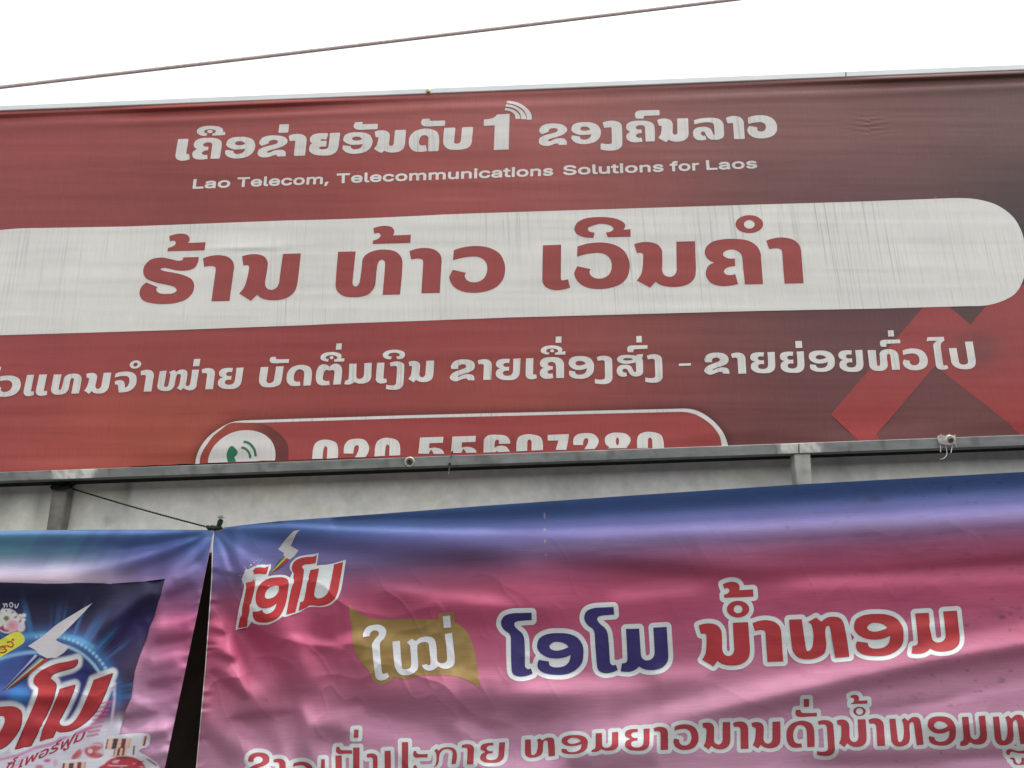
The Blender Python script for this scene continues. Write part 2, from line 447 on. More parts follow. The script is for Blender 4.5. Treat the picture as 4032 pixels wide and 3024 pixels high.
G('kho', CN2, "1745,503 1632,505 1617,345 ~1605,312 ~1570,290 ~1530,290 ~1500,305 ~1498,325 ~1520,340 ~1545,345 1570,343 1572,392 ~1545,394 ~1515,405 ~1502,425 ~1515,443 ~1545,447 1572,440 1590,503 ~1540,513 ~1480,515 ~1425,498 ~1393,460 ~1390,420 ~1410,385 1443,370 ~1405,350 ~1383,315 ~1390,275 ~1430,240 ~1500,224 ~1570,222 ~1650,232 ~1705,265 ~1730,310 ~1733,345")
GL['ring'] = [ellipse(1660, 130, 86, 56, CN2), ellipse(1660, 131, 34, 27, CN2)]
G('bo', L6, "170,322 237,319 222,420 ~220,445 ~232,460 ~258,460 ~280,445 ~288,415 303,317 370,314 352,435 ~335,472 ~295,492 ~240,498 ~190,492 ~160,465 ~155,430")
G('mai', L6, "258,235 302,232 ~300,245 ~310,253 417,252 413,285 ~350,286 ~300,289 ~262,284 ~248,265")
G('do', L6, "515,483 ~470,487 ~430,482 ~402,455 ~395,415 ~405,365 ~440,325 ~495,305 ~550,304 ~600,325 ~615,370 605,481 540,484 548,390 ~545,360 ~522,342 ~490,345 ~465,375 ~457,415 ~463,440 ~485,450 510,447")
G('to', L6, "770,476 ~725,481 ~680,475 ~655,448 ~650,405 ~658,350 ~680,312 ~710,298 ~745,303 770,318 ~800,297 ~835,293 ~865,310 ~878,350 866,472 800,474 812,375 ~808,352 ~792,347 768,354 ~742,346 ~725,360 ~712,400 ~713,430 ~735,443 765,440")
G('mo', K5, "1470,612 1585,608 1600,830 ~1612,865 ~1645,885 ~1690,875 ~1715,845 ~1720,800 1708,600 1825,594 1840,840 ~1830,900 ~1790,945 ~1720,968 ~1640,965 1583,938 ~1555,965 ~1510,983 ~1465,985 1424,980 1436,910 ~1460,908 ~1478,895 ~1483,860")
G('ngo', (2400, 1310, 240/1896), "1157,718 ~1270,682 ~1400,672 ~1520,695 ~1605,750 ~1630,830 1650,1320 ~1640,1420 ~1580,1500 ~1480,1545 ~1350,1555 ~1220,1545 1115,1525 1115,1390 ~1220,1413 ~1330,1412 ~1405,1385 ~1420,1330 1405,850 ~1370,820 ~1300,812 1195,832")
G('i', L6, "1305,253 ~1265,250 ~1238,232 ~1235,205 ~1265,182 ~1330,170 ~1390,178 ~1425,200 ~1420,232 ~1395,250 1358,252 1352,228 ~1375,225 ~1380,212 ~1365,200 ~1328,196 ~1295,202 ~1280,215 ~1290,228 1310,229")
GL['ue'] = [outline("908,258 ~870,252 ~842,235 ~842,210 ~870,187 ~935,177 ~995,185 ~1025,205 1020,232 1055,229 1053,257 965,259 962,240 ~985,235 ~990,222 ~975,210 ~938,204 ~900,210 ~885,222 ~895,236 915,238", L7), ellipse(938, 224, 17, 13, L7, 16)]
G('kh2', L7, "62,383 ~56,360 ~75,325 ~115,304 ~165,298 ~220,304 ~255,325 ~265,355 ~255,385 ~215,410 ~165,425 ~125,441 ~115,450 ~130,449 ~155,437 ~195,427 ~235,430 ~257,448 260,482 203,480 202,468 ~180,465 ~150,473 ~110,488 ~80,488 ~50,468 ~48,448 ~75,417 ~130,392 ~178,375 ~190,360 ~180,346 ~158,341 ~135,347 ~121,362 122,382")
G('yo', L7, "570,295 563,332 ~530,330 ~513,343 ~517,357 ~535,365 563,362 562,398 ~530,398 ~512,408 ~512,430 ~530,440 ~560,441 ~585,430 ~596,405 600,293 663,290 657,410 ~643,450 ~605,475 ~550,479 ~490,472 ~452,445 ~448,415 ~460,390 487,377 ~455,360 ~450,330 ~470,305 ~515,294")
G('o', K5, "~698,740 ~720,690 ~790,655 ~880,647 ~975,655 ~1050,690 ~1095,760 ~1100,830 ~1085,910 ~1030,970 ~950,1005 ~850,1010 ~760,995 ~710,960 ~700,915 712,880 800,895 ~805,925 ~835,943 ~890,945 ~940,930 ~975,895 988,838 ~950,855 ~880,868 ~800,862 ~735,830 ~700,785", "~805,758 ~840,728 ~890,725 ~940,740 972,768 ~920,790 ~860,800 ~815,785")
G('lo', (2700, 430, 300/2212), "240,322 ~400,275 ~600,252 ~780,248 ~950,280 ~1050,350 ~1095,440 ~1105,560 1115,740 ~1080,820 ~960,880 ~820,885 ~720,875 ~630,810 ~580,720 ~540,655 ~490,648 ~448,675 ~445,725 ~480,765 565,768 605,880 ~470,903 ~340,890 ~240,810 ~213,700 ~235,600 ~330,535 ~480,512 ~620,520 ~720,570 ~770,660 815,745 845,740 825,480 ~800,420 ~720,385 ~600,378 ~450,395 250,440")
G('so', (2400, 1310, 240/1896), "845,680 1043,668 ~1030,745 1000,805 ~1035,850 ~1040,920 1045,1190 ~1030,1270 ~970,1330 ~870,1358 ~760,1355 ~670,1320 ~610,1250 ~570,1170 ~520,1125 ~460,1120 ~410,1150 ~405,1200 ~440,1235 520,1238 548,1350 ~460,1368 ~370,1365 ~280,1320 ~230,1240 ~225,1160 ~260,1070 ~350,1010 ~480,998 ~600,1010 ~680,1060 ~720,1130 ~755,1210 820,1222 830,1180 815,920 ~720,945 ~580,965 ~430,962 ~310,925 ~245,870 ~240,800 ~290,735 ~400,700 ~560,690 ~720,700 843,718", "~420,820 ~470,795 ~570,790 ~680,800 728,825 ~680,850 ~570,865 ~470,858")
G('kon', (2400, 1310, 240/1896), "1178,387 1180,497 770,515 ~745,535 740,605 578,605 ~555,540 ~555,475 ~590,425 ~660,400 760,395")
G('tone1', (2400, 1310, 240/1896), "835,105 1000,100 1005,298 835,305")
G('ai', (3500, 1300, 400/2212), "840,153 1193,145 1210,230 ~1165,255 ~1130,310 ~1130,380 1180,740 ~1190,765 ~1210,770 1268,762 1293,832 ~1230,855 ~1150,858 ~1070,840 ~1030,790 ~1020,740 970,360 ~975,300 ~1030,235 820,238")
G('po', (3500, 1300, 400/2212), "1305,395 1470,387 1520,660 ~1540,720 ~1590,748 ~1650,750 ~1700,735 ~1722,700 ~1720,650 1655,250 1825,247 1890,650 ~1885,740 ~1840,810 ~1750,845 ~1630,850 ~1510,830 ~1420,780 ~1365,710 ~1350,640")
G('hmo', (430, 1410, 400/2212), "1103,285 1252,272 1205,540 ~1195,600 ~1210,625 ~1245,628 ~1280,605 ~1295,560 1325,400 ~1328,350 1305,305 1415,258 1468,305 ~1520,262 ~1590,250 ~1660,262 ~1700,310 ~1700,380 1668,560 ~1672,595 ~1700,608 ~1735,600 ~1760,560 1808,255 1957,250 1905,560 ~1895,620 ~1850,675 ~1780,700 ~1700,695 1620,650 1565,700 1470,655 ~1515,600 ~1535,540 1560,400 ~1555,360 ~1525,348 ~1485,355 ~1460,400 1430,540 ~1415,610 ~1360,680 ~1270,715 ~1180,715 ~1090,690 ~1050,630 ~1055,560")
G('cho', (430, 1410, 400/2212), "135,340 ~240,305 ~380,293 ~500,312 ~575,370 ~597,450 ~585,560 ~530,650 ~440,715 ~330,742 205,748 195,610 ~185,580 125,575 122,510 ~190,485 ~260,482 ~315,510 ~338,570 338,650 ~390,620 ~430,550 ~440,470 ~420,415 ~370,390 ~300,388 ~220,398 122,425")
G('oo', K5, "648,470 650,535 ~560,540 ~510,550 ~497,575 ~520,610 ~565,650 ~585,700 590,920 ~595,945 ~615,960 643,955 658,1000 ~600,1020 ~540,1025 ~490,1005 ~475,970 468,690 ~455,655 ~410,620 ~385,580 ~385,540 ~410,500 ~470,478 540,473")
G('hoh', K6, "782,370 860,367 885,540 ~893,560 ~908,558 ~925,535 932,470 ~925,420 ~915,395 897,385 948,357 980,383 ~1010,360 ~1050,352 ~1095,362 ~1118,400 1150,595 1065,603 1035,430 ~1025,408 ~1010,412 ~1003,440 1010,510 ~1000,570 ~960,600 ~900,612 ~845,603 ~810,570 ~800,530")
G('ko', B2, "155,570 195,540 214,562 ~250,538 ~310,530 ~370,540 ~405,580 ~412,640 395,722 337,722 350,620 ~345,585 ~310,568 ~270,572 ~235,610 225,680 ~210,720 ~170,750 118,758 128,742 ~155,735 ~175,710 185,650 ~178,600")
# heavier cut of the slogan line
G('kho_h', Z6, "905,770 745,775 778,535 ~770,505 ~730,490 ~670,495 ~625,520 ~620,545 ~650,563 712,565 705,625 ~650,632 ~600,665 ~600,690 ~640,710 690,705 695,775 ~600,788 ~510,783 ~450,755 ~428,700 ~450,645 512,605 ~465,570 ~455,525 ~490,460 ~580,420 ~710,410 ~840,418 ~920,455 ~943,510")
G('o_h', Z6, "~1023,510 ~1050,450 ~1130,408 ~1250,393 ~1380,400 ~1480,440 ~1522,510 ~1520,590 ~1480,670 ~1390,735 ~1270,765 ~1150,767 ~1050,735 ~1002,680 ~1005,645 1020,620 1150,638 1147,665 ~1190,690 ~1250,690 ~1320,660 1355,600 ~1260,610 ~1150,610 ~1060,575 ~1025,540", "~1175,505 ~1210,475 ~1260,470 ~1310,478 1352,515 ~1300,535 ~1240,540 ~1190,530")
G('kh2_h', Z6, "1637,550 ~1600,510 ~1603,470 ~1650,410 ~1750,375 ~1880,368 ~2010,385 ~2080,435 ~2085,490 ~2020,550 ~1900,595 ~1770,630 ~1730,655 ~1745,668 ~1790,662 ~1850,635 ~1930,620 ~2010,625 ~2053,660 2052,730 1910,735 1905,710 ~1860,710 ~1770,740 ~1670,750 ~1590,725 ~1567,680 ~1590,620 ~1670,575 ~1800,540 ~1900,510 ~1922,470 ~1890,450 ~1820,450 ~1770,470 1757,510")
GL['ue_h'] = [outline("672,377 ~590,370 ~530,340 ~510,295 ~535,250 ~620,212 ~750,200 ~880,212 ~950,245 ~970,285 960,308 1005,308 998,362 785,372 775,335 ~820,325 ~840,295 ~815,272 ~740,260 ~665,272 ~633,300 ~650,325 692,335", Z6), ellipse(738, 300, 48, 27, Z6, 18)]
# digits (only their upper halves show above the rail)
CD = (1850, 1680, 800/2212)
G('d2', CD, "1128,200 ~1130,130 ~1170,85 ~1260,70 ~1350,82 ~1400,140 ~1395,190 ~1355,250 1325,300 1215,300 ~1250,240 ~1285,180 ~1288,140 ~1265,125 ~1240,145 1232,200")
G('d6', CD, "148,300 150,190 ~160,130 ~210,92 ~300,88 ~390,100 ~435,145 438,185 315,187 318,160 ~308,145 ~290,145 ~275,160 268,232 ~320,208 ~390,215 ~430,260 437,300 310,300 ~300,268 ~285,270 280,300")
G('d0', CD, "505,305 508,180 ~530,115 ~600,85 ~680,85 ~765,110 ~793,170 793,305 672,305 672,160 ~650,138 ~628,160 627,305")
G('d7', CD, "848,90 1078,80 1075,120 ~1065,180 1042,300 922,300 ~945,220 965,150 848,152")
GL['d8'] = [outline("1520,225 ~1480,190 ~1470,140 ~1490,95 ~1550,68 ~1620,65 ~1700,78 ~1745,120 ~1745,170 1705,225 ~1745,260 1750,300 1475,300 ~1480,260", CD), ellipse(1607, 160, 18, 42, CD, 16)]
G('d5', (1600, 1560, 1300/2212), "92,277 248,272 245,312 155,315 152,350 ~200,345 ~245,365 256,425 183,425 ~180,380 ~165,360 ~152,380 150,386 80,384")
G('one', (1880, 380, 250/1728), "178,625 ~330,610 ~430,580 ~500,530 530,492 875,472 850,1440 445,1455 470,785 172,800")
CW = (1880, 380, 250/1728)
WAVES = [[outline(s, CW)] for s in (
 "803,118 ~950,130 ~1150,190 ~1340,310 ~1450,450 ~1475,540 1465,632 1337,627 ~1335,520 ~1270,390 ~1130,275 ~960,205 795,180",
 "775,215 ~950,240 ~1120,310 ~1260,430 ~1320,540 1318,620 1187,615 ~1180,520 ~1110,400 ~1000,325 ~880,285 765,270",
 "757,310 ~880,330 ~1030,390 ~1130,490 ~1165,560 1160,610 1035,608 ~1020,510 ~960,440 ~860,390 743,375")]

def fit(name, crop, x0, y0, x1, y1, slope=-0.036, lean=None, shrink=0.0):
    """glyph set into a surveyed box, sheared to the line it stands in"""
    src = GL[name]; A = np.vstack(src); c = (A.min(0) + A.max(0)) / 2
    ls = (2050 - c[0]) / (c[1] + 9260)
    X0 = crop[0] + x0*crop[2] + shrink; X1 = crop[0] + x1*crop[2] - shrink
    Y0 = crop[1] + y0*crop[2] + shrink; Y1 = crop[1] + y1*crop[2] - shrink
    t = np.array([(X0 + X1) / 2, (Y0 + Y1) / 2])
    lt = (2050 - t[0]) / (t[1] + 9260) if lean is None else lean
    up = []
    for q in src:
        d = q - c; u = d[:, 0] + ls * d[:, 1]; v = d[:, 1] + 0.036 * u
        up.append(np.stack([u, v], 1))
    sx = sy = 1.0
    for _ in range(12):
        B = [np.stack([q[:, 0]*sx - lt*q[:, 1]*sy, q[:, 1]*sy + slope*q[:, 0]*sx], 1) for q in up]
        S = np.vstack(B); w, h = S.max(0) - S.min(0)
        sx *= (X1 - X0) / w; sy *= (Y1 - Y0) / h
    B = [np.stack([q[:, 0]*sx - lt*q[:, 1]*sy, q[:, 1]*sy + slope*q[:, 0]*sx], 1) for q in up]
    S = np.vstack(B); m = (S.min(0) + S.max(0)) / 2
    return [q - m + t for q in B]

def line_of(crop, items, **k):
    return [fit(g, crop, *b, **k) for g, b in items]

NAME = [GL['ho'], GL['tone2'], GL['aa'], GL['no'], GL['tho']] + [
    fit('tone2', CN1, 1528, 140, 1766, 254), fit('aa', CN1, 1757, 278, 1958, 560),
    fit('wo', CN1, 2005, 266, 2353, 557),
    GL['e'], GL['wo'], GL['ii'], fit('no', CN2, 943, 236, 1328, 526), GL['kho'], GL['ring'], fit('aa', CN2, 1765, 213, 1998, 500)]
S_ = 2.0
SLOGAN = (line_of(C1, [('e', (158, 338, 246, 478)), ('aa', (918, 305, 1030, 445)), ('yo', (1053, 297, 1254, 443)), ('mai', (1352, 225, 1507, 270)),
    ('no', (1490, 278, 1695, 425)), ('do', (1722, 270, 1918, 418)), ('mai', (1803, 203, 1958, 248)), ('bo', (1952, 258, 2145, 405)),
    ('tone1', (848, 240, 912, 291))], shrink=S_)
  + line_of(C2, [('ngo', (965, 217, 1103, 410)), ('kon', (1195, 145, 1352, 195)), ('no', (1345, 200, 1547, 352)), ('aa', (1805, 185, 1923, 333)),
    ('wo', (1947, 180, 2140, 328))], shrink=S_))
SLOGAN_H = [GL['kho_h'], GL['ue_h'], GL['o_h'], GL['kh2_h'], fit('o_h', C1, 1273, 290, 1475, 435), fit('kh2_h', C2, 547, 232, 737, 382),
  fit('o_h', C2, 765, 223, 963, 370), fit('kho_h', C2, 1132, 213, 1325, 358), GL['lo'], GL['one']] + WAVES
TRADE = (line_of(L5, [('wo', (-60, 395, 182, 580)), ('e', (205, 388, 298, 575)), ('e', (312, 385, 410, 572)), ('tho', (445, 378, 710, 562)), ('no', (733, 370, 970, 555)),
    ('ring', (1130, 263, 1230, 335)), ('aa', (1225, 345, 1340, 535)), ('tone1', (1680, 250, 1745, 315)), ('aa', (1758, 330, 1872, 515)),
    ('yo', (1897, 325, 2122, 513)), ('kon', (-160, 318, 12, 378))])
  + [GL['cho'], GL['hmo'], GL['bo'], GL['mai'], GL['do'], GL['to']]
  + line_of(L6, [('ue', (690, 190, 900, 275)), ('tone1', (823, 115, 876, 170)), ('mo', (897, 284, 1137, 474)), ('e', (1172, 282, 1268, 465)),
    ('ngo', (1260, 272, 1420, 520)), ('no', (1455, 265, 1680, 455))]) + [GL['i'], GL['kh2'], GL['yo'], GL['ue']]
  + line_of(L7, [('aa', (290, 297, 412, 477)), ('e', (707, 288, 805, 472)), ('kho', (830, 278, 1042, 468)), ('tone1', (968, 99, 1019, 155)),
    ('o', (1082, 270, 1302, 468)), ('ngo', (1310, 267, 1463, 515)), ('tone1', (2040, 332, 2147, 356))])
  + [GL['so'], GL['kon'], GL['tone1'], GL['ngo']]
  + line_of(L8, [('kh2', (135, 255, 317, 415)), ('aa', (328, 255, 440, 408)), ('yo', (468, 250, 650, 405)), ('yo', (683, 245, 862, 402)),
    ('tone1', (795, 170, 846, 222)), ('o', (893, 240, 1082, 395)), ('yo', (1108, 235, 1290, 395)), ('tho', (1320, 230, 1555, 388)),
    ('kon', (1410, 160, 1558, 212)), ('tone1', (1467, 93, 1513, 139)), ('wo', (1575, 225, 1757, 383))]) + [GL['ai'], GL['po']])
CP = (700, 1560, 1000/2212); CQ = (1600, 1560, 1300/2212)
DIGITS = [fit('d0', CP, 1165, 378, 1397, 600), fit('d2', CP, 1445, 370, 1667, 600), fit('d0', CP, 1708, 362, 1938, 590),
  GL['d5'], fit('d5', CQ, 298, 266, 475, 420), GL['d6'], GL['d0'], GL['d7'], GL['d2'], GL['d8'], fit('d0', CD, 1820, 55, 2114, 300)]
BRANDLINE = [GL['oo'], GL['o'], fit('oo', K5, 1107, 420, 1400, 997, slope=-.05, lean=-.05), GL['mo']]
AROMA = line_of(K6, [('no', (232, 385, 545, 655)), ('tone2', (380, 140, 567, 238)), ('ring', (405, 255, 541, 357)), ('aa', (560, 373, 748, 628)),
    ('o', (1178, 335, 1480, 592)), ('mo', (1528, 315, 1822, 578))], slope=-.055, lean=-.09) + [GL['hoh']]
NEWW = [[outline(s, KF)] for s in (
 "237,548 ~240,480 ~300,390 ~400,358 ~500,358 ~580,410 ~597,480 ~560,570 ~510,620 ~495,680 525,1070 ~535,1110 ~555,1120 615,1103 640,1165 ~590,1205 ~520,1222 ~460,1205 ~425,1150 378,720 ~375,660 ~420,580 ~475,520 ~480,480 ~450,448 ~400,445 ~350,480 338,530",
 "692,617 808,603 835,980 ~850,1030 ~900,1050 ~960,1030 ~985,970 965,680 918,627 990,573 1060,610 ~1120,560 ~1230,538 ~1320,560 ~1365,630 1385,860 ~1400,930 ~1450,955 ~1510,945 ~1543,890 1505,500 1620,482 1662,870 ~1650,970 ~1590,1025 ~1500,1040 1400,1000 ~1340,1050 ~1250,1070 ~1180,1035 1153,985 1225,965 ~1245,985 ~1275,980 ~1285,930 1262,690 ~1245,640 ~1190,622 ~1120,640 ~1080,680 1095,960 ~1080,1050 ~1000,1120 ~880,1142 ~790,1110 ~735,1020 ~715,900",
 "1472,225 1588,212 1605,395 1490,408")]
FLAG = outline("15,35 ~90,110 ~250,210 ~440,262 ~700,268 ~1000,265 1405,275 1410,185 1645,150 1662,320 ~1780,390 ~1880,510 ~1940,660 ~1985,830 ~2010,1010 2068,1365 ~1950,1270 ~1800,1195 ~1650,1155 ~1450,1140 ~1200,1140 1050,1160 ~930,1195 ~800,1190 720,1150 ~670,1220 ~560,1280 ~480,1275 ~390,1215 345,1080 ~240,980 ~150,850 ~90,700 ~60,450 25,200", KF)
def grow(it, d): return [(g, (b[0]-d, b[1]-d, b[2]+d, b[3]+d)) for g, b in it]
TH = 3.2                              # the tag line is a lighter cut: thinned by this much
def thin(crop, items, **k): return line_of(crop, grow(items, TH / crop[2]), **k)
TAGLINE = (thin(B1, [('kh2', (203, 588, 445, 838)), ('aa', (485, 655, 622, 880)), ('wo', (687, 688, 925, 930)), ('e', (1005, 660, 1075, 905)),
     ('po', (1163, 535, 1425, 890)), ('mai', (1168, 525, 1345, 605)), ('tone1', (1363, 338, 1415, 428)), ('ngo', (1478, 598, 1622, 960)),
     ('po', (1698, 475, 1955, 870)), ('mai', (2010, 570, 2168, 645)), ('mai', (2010, 725, 2168, 800))], slope=-.03, lean=.0)
  + thin(B2, [('ko', (122, 530, 412, 758)), ('aa', (462, 497, 598, 718)), ('yo', (665, 475, 938, 700)), ('hoh', (1153, 425, 1480, 645)),
     ('o', (1550, 398, 1838, 607)), ('mo', (1873, 362, 2170, 583))], slope=-.06, lean=.02)
  + thin(B3, [('yo', (272, 412, 512, 628)), ('aa', (548, 397, 690, 622)), ('wo', (740, 373, 985, 622)), ('no', (1020, 350, 1293, 620)),
     ('aa', (1318, 345, 1468, 612)), ('no', (1495, 345, 1778, 610)), ('do', (1835, 338, 2108, 600)), ('mai', (1922, 230, 2130, 303)),
     ('tone1', (2003, 127, 2055, 207))], slope=-.05, lean=-.03)
  + thin(B4, [('ngo', (168, 388, 345, 745)), ('no', (360, 380, 658, 657)), ('tone2', (495, 140, 668, 232)), ('ring', (527, 257, 650, 348)),
     ('aa', (675, 370, 842, 645)), ('hoh', (882, 358, 1222, 650)), ('o', (1262, 352, 1540, 642)), ('mo', (1580, 345, 1848, 645)),
     ('hoh', (1905, 335, 2245, 640))], slope=-.04, lean=-.08))
CU = (3850, 2750, 182/1102)
TAGLINE2 = [[outline("~660,1290 ~680,1220 ~740,1190 ~830,1195 ~930,1230 ~1020,1235 1190,1200 1190,1320 ~1020,1330 ~900,1310 ~830,1290 ~790,1310 785,1365 690,1365", CU)],
            [outline("742,1400 ~800,1390 ~870,1395 ~910,1440 ~930,1510 ~980,1540 ~1015,1500 1020,1400 1120,1395 1190,1590 ~1000,1605 ~880,1590 ~830,1540 ~815,1475 765,1475", CU)]]
LOGO = [[outline(s, KL) for s in g] for g in (
 ["345,850 ~390,838 ~440,825 470,790 ~495,800 ~490,870 470,1000 365,1530 220,1557 300,1200 ~350,930 ~350,885"],
 ["455,660 ~500,620 ~570,605 ~640,612 703,585 ~690,650 665,715 ~560,708 480,715"],
 ["~540,1215 ~505,1150 ~500,1060 ~520,960 ~580,860 ~680,790 ~800,765 ~920,762 ~990,790 ~1015,850 ~1005,960 ~980,1120 ~940,1250 ~870,1370 ~760,1445 ~620,1470 ~510,1450 ~465,1395 450,1300 605,1270 ~620,1310 ~670,1330 ~740,1310 ~795,1255 825,1165 ~760,1215 ~660,1245 ~590,1240",
  "~645,1050 ~660,985 ~720,920 ~800,893 ~855,900 ~862,940 ~840,1010 ~780,1070 ~700,1095 ~655,1085"],
 ["1452,410 ~1440,500 1430,545 ~1330,560 ~1250,570 ~1222,600 1250,640 ~1245,720 ~1225,860 1115,1310 975,1345 1040,1000 1095,700 ~1065,655 ~1065,590 ~1100,520 ~1180,470 ~1290,445 ~1390,440"],
 ["1350,650 1485,622 1450,820 ~1415,980 ~1415,1050 ~1460,1088 ~1530,1080 ~1600,1030 ~1640,960 1720,560 1860,525 1790,940 ~1740,1080 ~1640,1170 ~1500,1210 ~1350,1200 1290,1235 1170,1285 1190,1150 ~1240,1130 ~1260,1080 1300,850"])]
LOGO_BACK = outline("190,1580 ~240,1250 ~320,900 280,800 ~330,700 ~420,620 ~560,570 680,570 740,555 735,620 690,750 ~800,730 ~950,730 1035,770 1070,690 ~1030,620 ~1050,540 ~1150,450 ~1300,415 ~1420,400 1480,385 1450,580 1700,550 1905,490 1850,850 ~1790,1060 ~1680,1180 ~1540,1225 ~1340,1225 1200,1300 950,1385 920,1370 ~840,1430 ~700,1495 ~560,1500 ~480,1480 440,1450 380,1540", KL)
BOLT = outline("1195,25 ~1150,60 1110,130 1045,275 1168,345 1110,425 1030,490 960,455 930,415 945,390 848,325 ~900,265 ~965,175 1090,45", KL)
PK = (0, 2330, 600/1434)
PLOGO = [[outline(s, PK) for s in g] for g in (
 ["728,632 ~722,680 ~680,715 ~560,750 ~490,780 470,810 ~525,865 ~520,930 ~480,1060 290,1448 135,1482 240,1240 ~350,980 ~360,910 345,890 ~315,855 ~325,800 ~390,740 ~520,680 ~640,655"],
 ["560,915 705,872 ~690,930 ~650,1030 575,1180 ~555,1220 ~575,1255 ~630,1260 ~690,1225 ~740,1160 ~790,1060 ~860,890 880,830 1060,763 ~1010,900 ~960,1020 900,1130 ~800,1230 ~680,1300 ~560,1320 525,1305 495,1370 370,1405 400,1290 ~460,1160 540,980"],
 ["-160,1110 ~-60,1090 ~50,1078 ~130,1080 ~190,1110 ~205,1170 ~190,1270 ~130,1370 ~40,1460 ~-80,1500 -160,1490 -160,1400 ~-60,1390 ~10,1300 ~45,1210 ~30,1170 ~0,1165 -160,1190"])]
PBOLT = outline("870,105 ~760,225 ~640,345 525,455 650,520 600,575 530,622 440,625 365,585 330,545 262,512 ~400,418 ~540,305 ~700,205", PK)
PZ = (0, 2330, 300/1659)

import os
def word_font():
    p = os.path.join(bpy.utils.system_resource('DATAFILES'), 'fonts', 'Inter.woff2')
    try: return bpy.data.fonts.load(p)
    except Exception: return None
INTER = word_font()
def font_contours(text, bold=0.0, font=None):
    cu = bpy.data.curves.new('t', 'FONT'); cu.body = text; cu.resolution_u = 4; cu.fill_mode = 'NONE'; cu.offset = bold
    if font: cu.font = font
    ob = bpy.data.objects.new('t', cu); COL.objects.link(ob)
    dg = bpy.context.evaluated_depsgraph_get(); dg.update()
    me = ob.evaluated_get(dg).to_mesh()
    V = [(v.co.x, v.co.y) for v in me.vertices]; nb = {}
    for e in me.edges:
        a, b = e.vertices; nb.setdefault(a, []).append(b); nb.setdefault(b, []).append(a)
    out = []; seen = set()
    for s in nb:
        if s in seen: continue
        loop = [s]; seen.add(s); k = s
        while True:
            c = [q for q in nb[k] if q not in seen]
            if not c: break
            k = c[0]; seen.add(k); loop.append(k)
        if len(loop) > 2: out.append(np.array([V[i] for i in loop]))
    bpy.data.objects.remove(ob); bpy.data.curves.remove(cu)
    return out
def set_text(text, ox, oy, width, cap, slope=-0.036, lean=0.0, bold=0.02, capu=0.73):
    """latin or thai words: start of base line, width, cap height (surveyed pixels)"""
    cs = font_contours(text, bold, INTER); A = np.vstack(cs); sx = width / (A[:, 0].max() - A[:, 0].min()); sy = cap / capu
    x0 = A[:, 0].min()
    return [np.stack([ox + (q[:, 0]-x0)*sx + lean*q[:, 1]*sy, oy + slope*(q[:, 0]-x0)*sx - q[:, 1]*sy], 1) for q in cs]
# ------------------------------------------------------------------ the shop front behind the banners
YS, YR, YW, YL = 3.00, 2.97, 3.12, 2.895
YT = 2.991                                     # front of the slim top rail        # sign sheet, rail front, wall, lower banners
z_soffit = float(plane_pt(2016, 1824, YR)[2]) - 0.002
z_lintel = float(plane_pt(830, 2176, YW)[2])

def ink_const(r, g, b): return lin((r, g, b))

def box_mesh(name, x0, x1, y0, y1, z0, z1, mat, parent=None, ink=None, nx=1, bev=0.0, rot=0.0):
    """bevelled box, lengthwise cuts for the ink"""
    xs = np.linspace(x0, x1, nx + 1); b = bev
    prof = [(y0+b, z0), (y1-b, z0), (y1, z0+b), (y1, z1-b), (y1-b, z1), (y0+b, z1), (y0, z1-b), (y0, (z0+z1)/2), (y0, z0+b)] if b else [(y0, z0), (y1, z0), (y1, z1), (y0, z1)]
    m = len(prof)
    V = np.array([(x, p[0], p[1]) for x in xs for p in prof])
    F = [(i*m+k, (i+1)*m+k, (i+1)*m+(k+1) % m, i*m+(k+1) % m) for i in range(nx) for k in range(m)]
    F += [tuple(range(m))[::-1], tuple(range(nx*m, nx*m+m))]
    F = [f[::-1] for f in F]
    if callable(ink): ink = ink(V[:, 0], V[:, 2])
    me = mesh_from(name, V, F, ink, smooth=False)
    return link(name, me, mat, parent)

# wall with its stains
wall = empty('shop_wall', (0, YW, z_lintel), 'pale grey rendered lintel wall between the sign rail and the lower banners, stained', 'wall')
nxw, nzw = 480, 60
gx = np.linspace(-6.2, 6.2, nxw); gz = np.linspace(z_lintel, z_soffit + 0.05, nzw)
XX, ZZ = np.meshgrid(gx, gz)
base = lin((236, 233, 222)) * np.ones((nxw*nzw, 3))
xx = XX.ravel(); zz = ZZ.ravel()
n1 = fbm(xx*5, zz*5, 4); n2 = fbm(xx*26, zz*7, 3); n3 = fbm(xx*3+9, zz*11, 3)
k = 1 - 0.13*sstep(.1, .5, n1) - 0.08*sstep(.25, .55, n2)
for sx_, sz_, rx_, rz_, a_ in ((-1.60, z_lintel+.27, .022, .11, .45), (-2.10, z_lintel+.24, .05, .10, .4), (-1.95, z_lintel+.22, .03, .1, .4), (1.33, z_lintel+.32, .05, .14, .25), (1.62, z_lintel+.35, .02, .02, .5), (-.55, z_lintel+.42, .02, .015, .5), (-1.66, z_lintel+.14, .012, .03, .5), (2.6, z_lintel+.2, .3, .2, .12), (.3, z_lintel+.15, .4, .1, .1)):
    k *= 1 - a_*np.exp(-((xx-sx_)/rx_)**2 - ((zz-sz_)/rz_)**2)
base = base * k[:, None]
base[:, 2] *= 1 - 0.06*sstep(0, .5, n3)
V = np.stack([xx, np.full_like(xx, YW), zz], 1)
F = [(j*nxw+i, j*nxw+i+1, (j+1)*nxw+i+1, (j+1)*nxw+i) for j in range(nzw-1) for i in range(nxw-1)]
link('wall_face', mesh_from('wall_face', V, F, base), M_WALL, wall)
wi = lambda x, z: np.broadcast_to(lin((200, 197, 187)), (len(x), 3))
box_mesh('wall_core', -6.2, 6.2, YW+.004, YW+.16, z_lintel, z_soffit+.05, M_WALL, wall, wi)
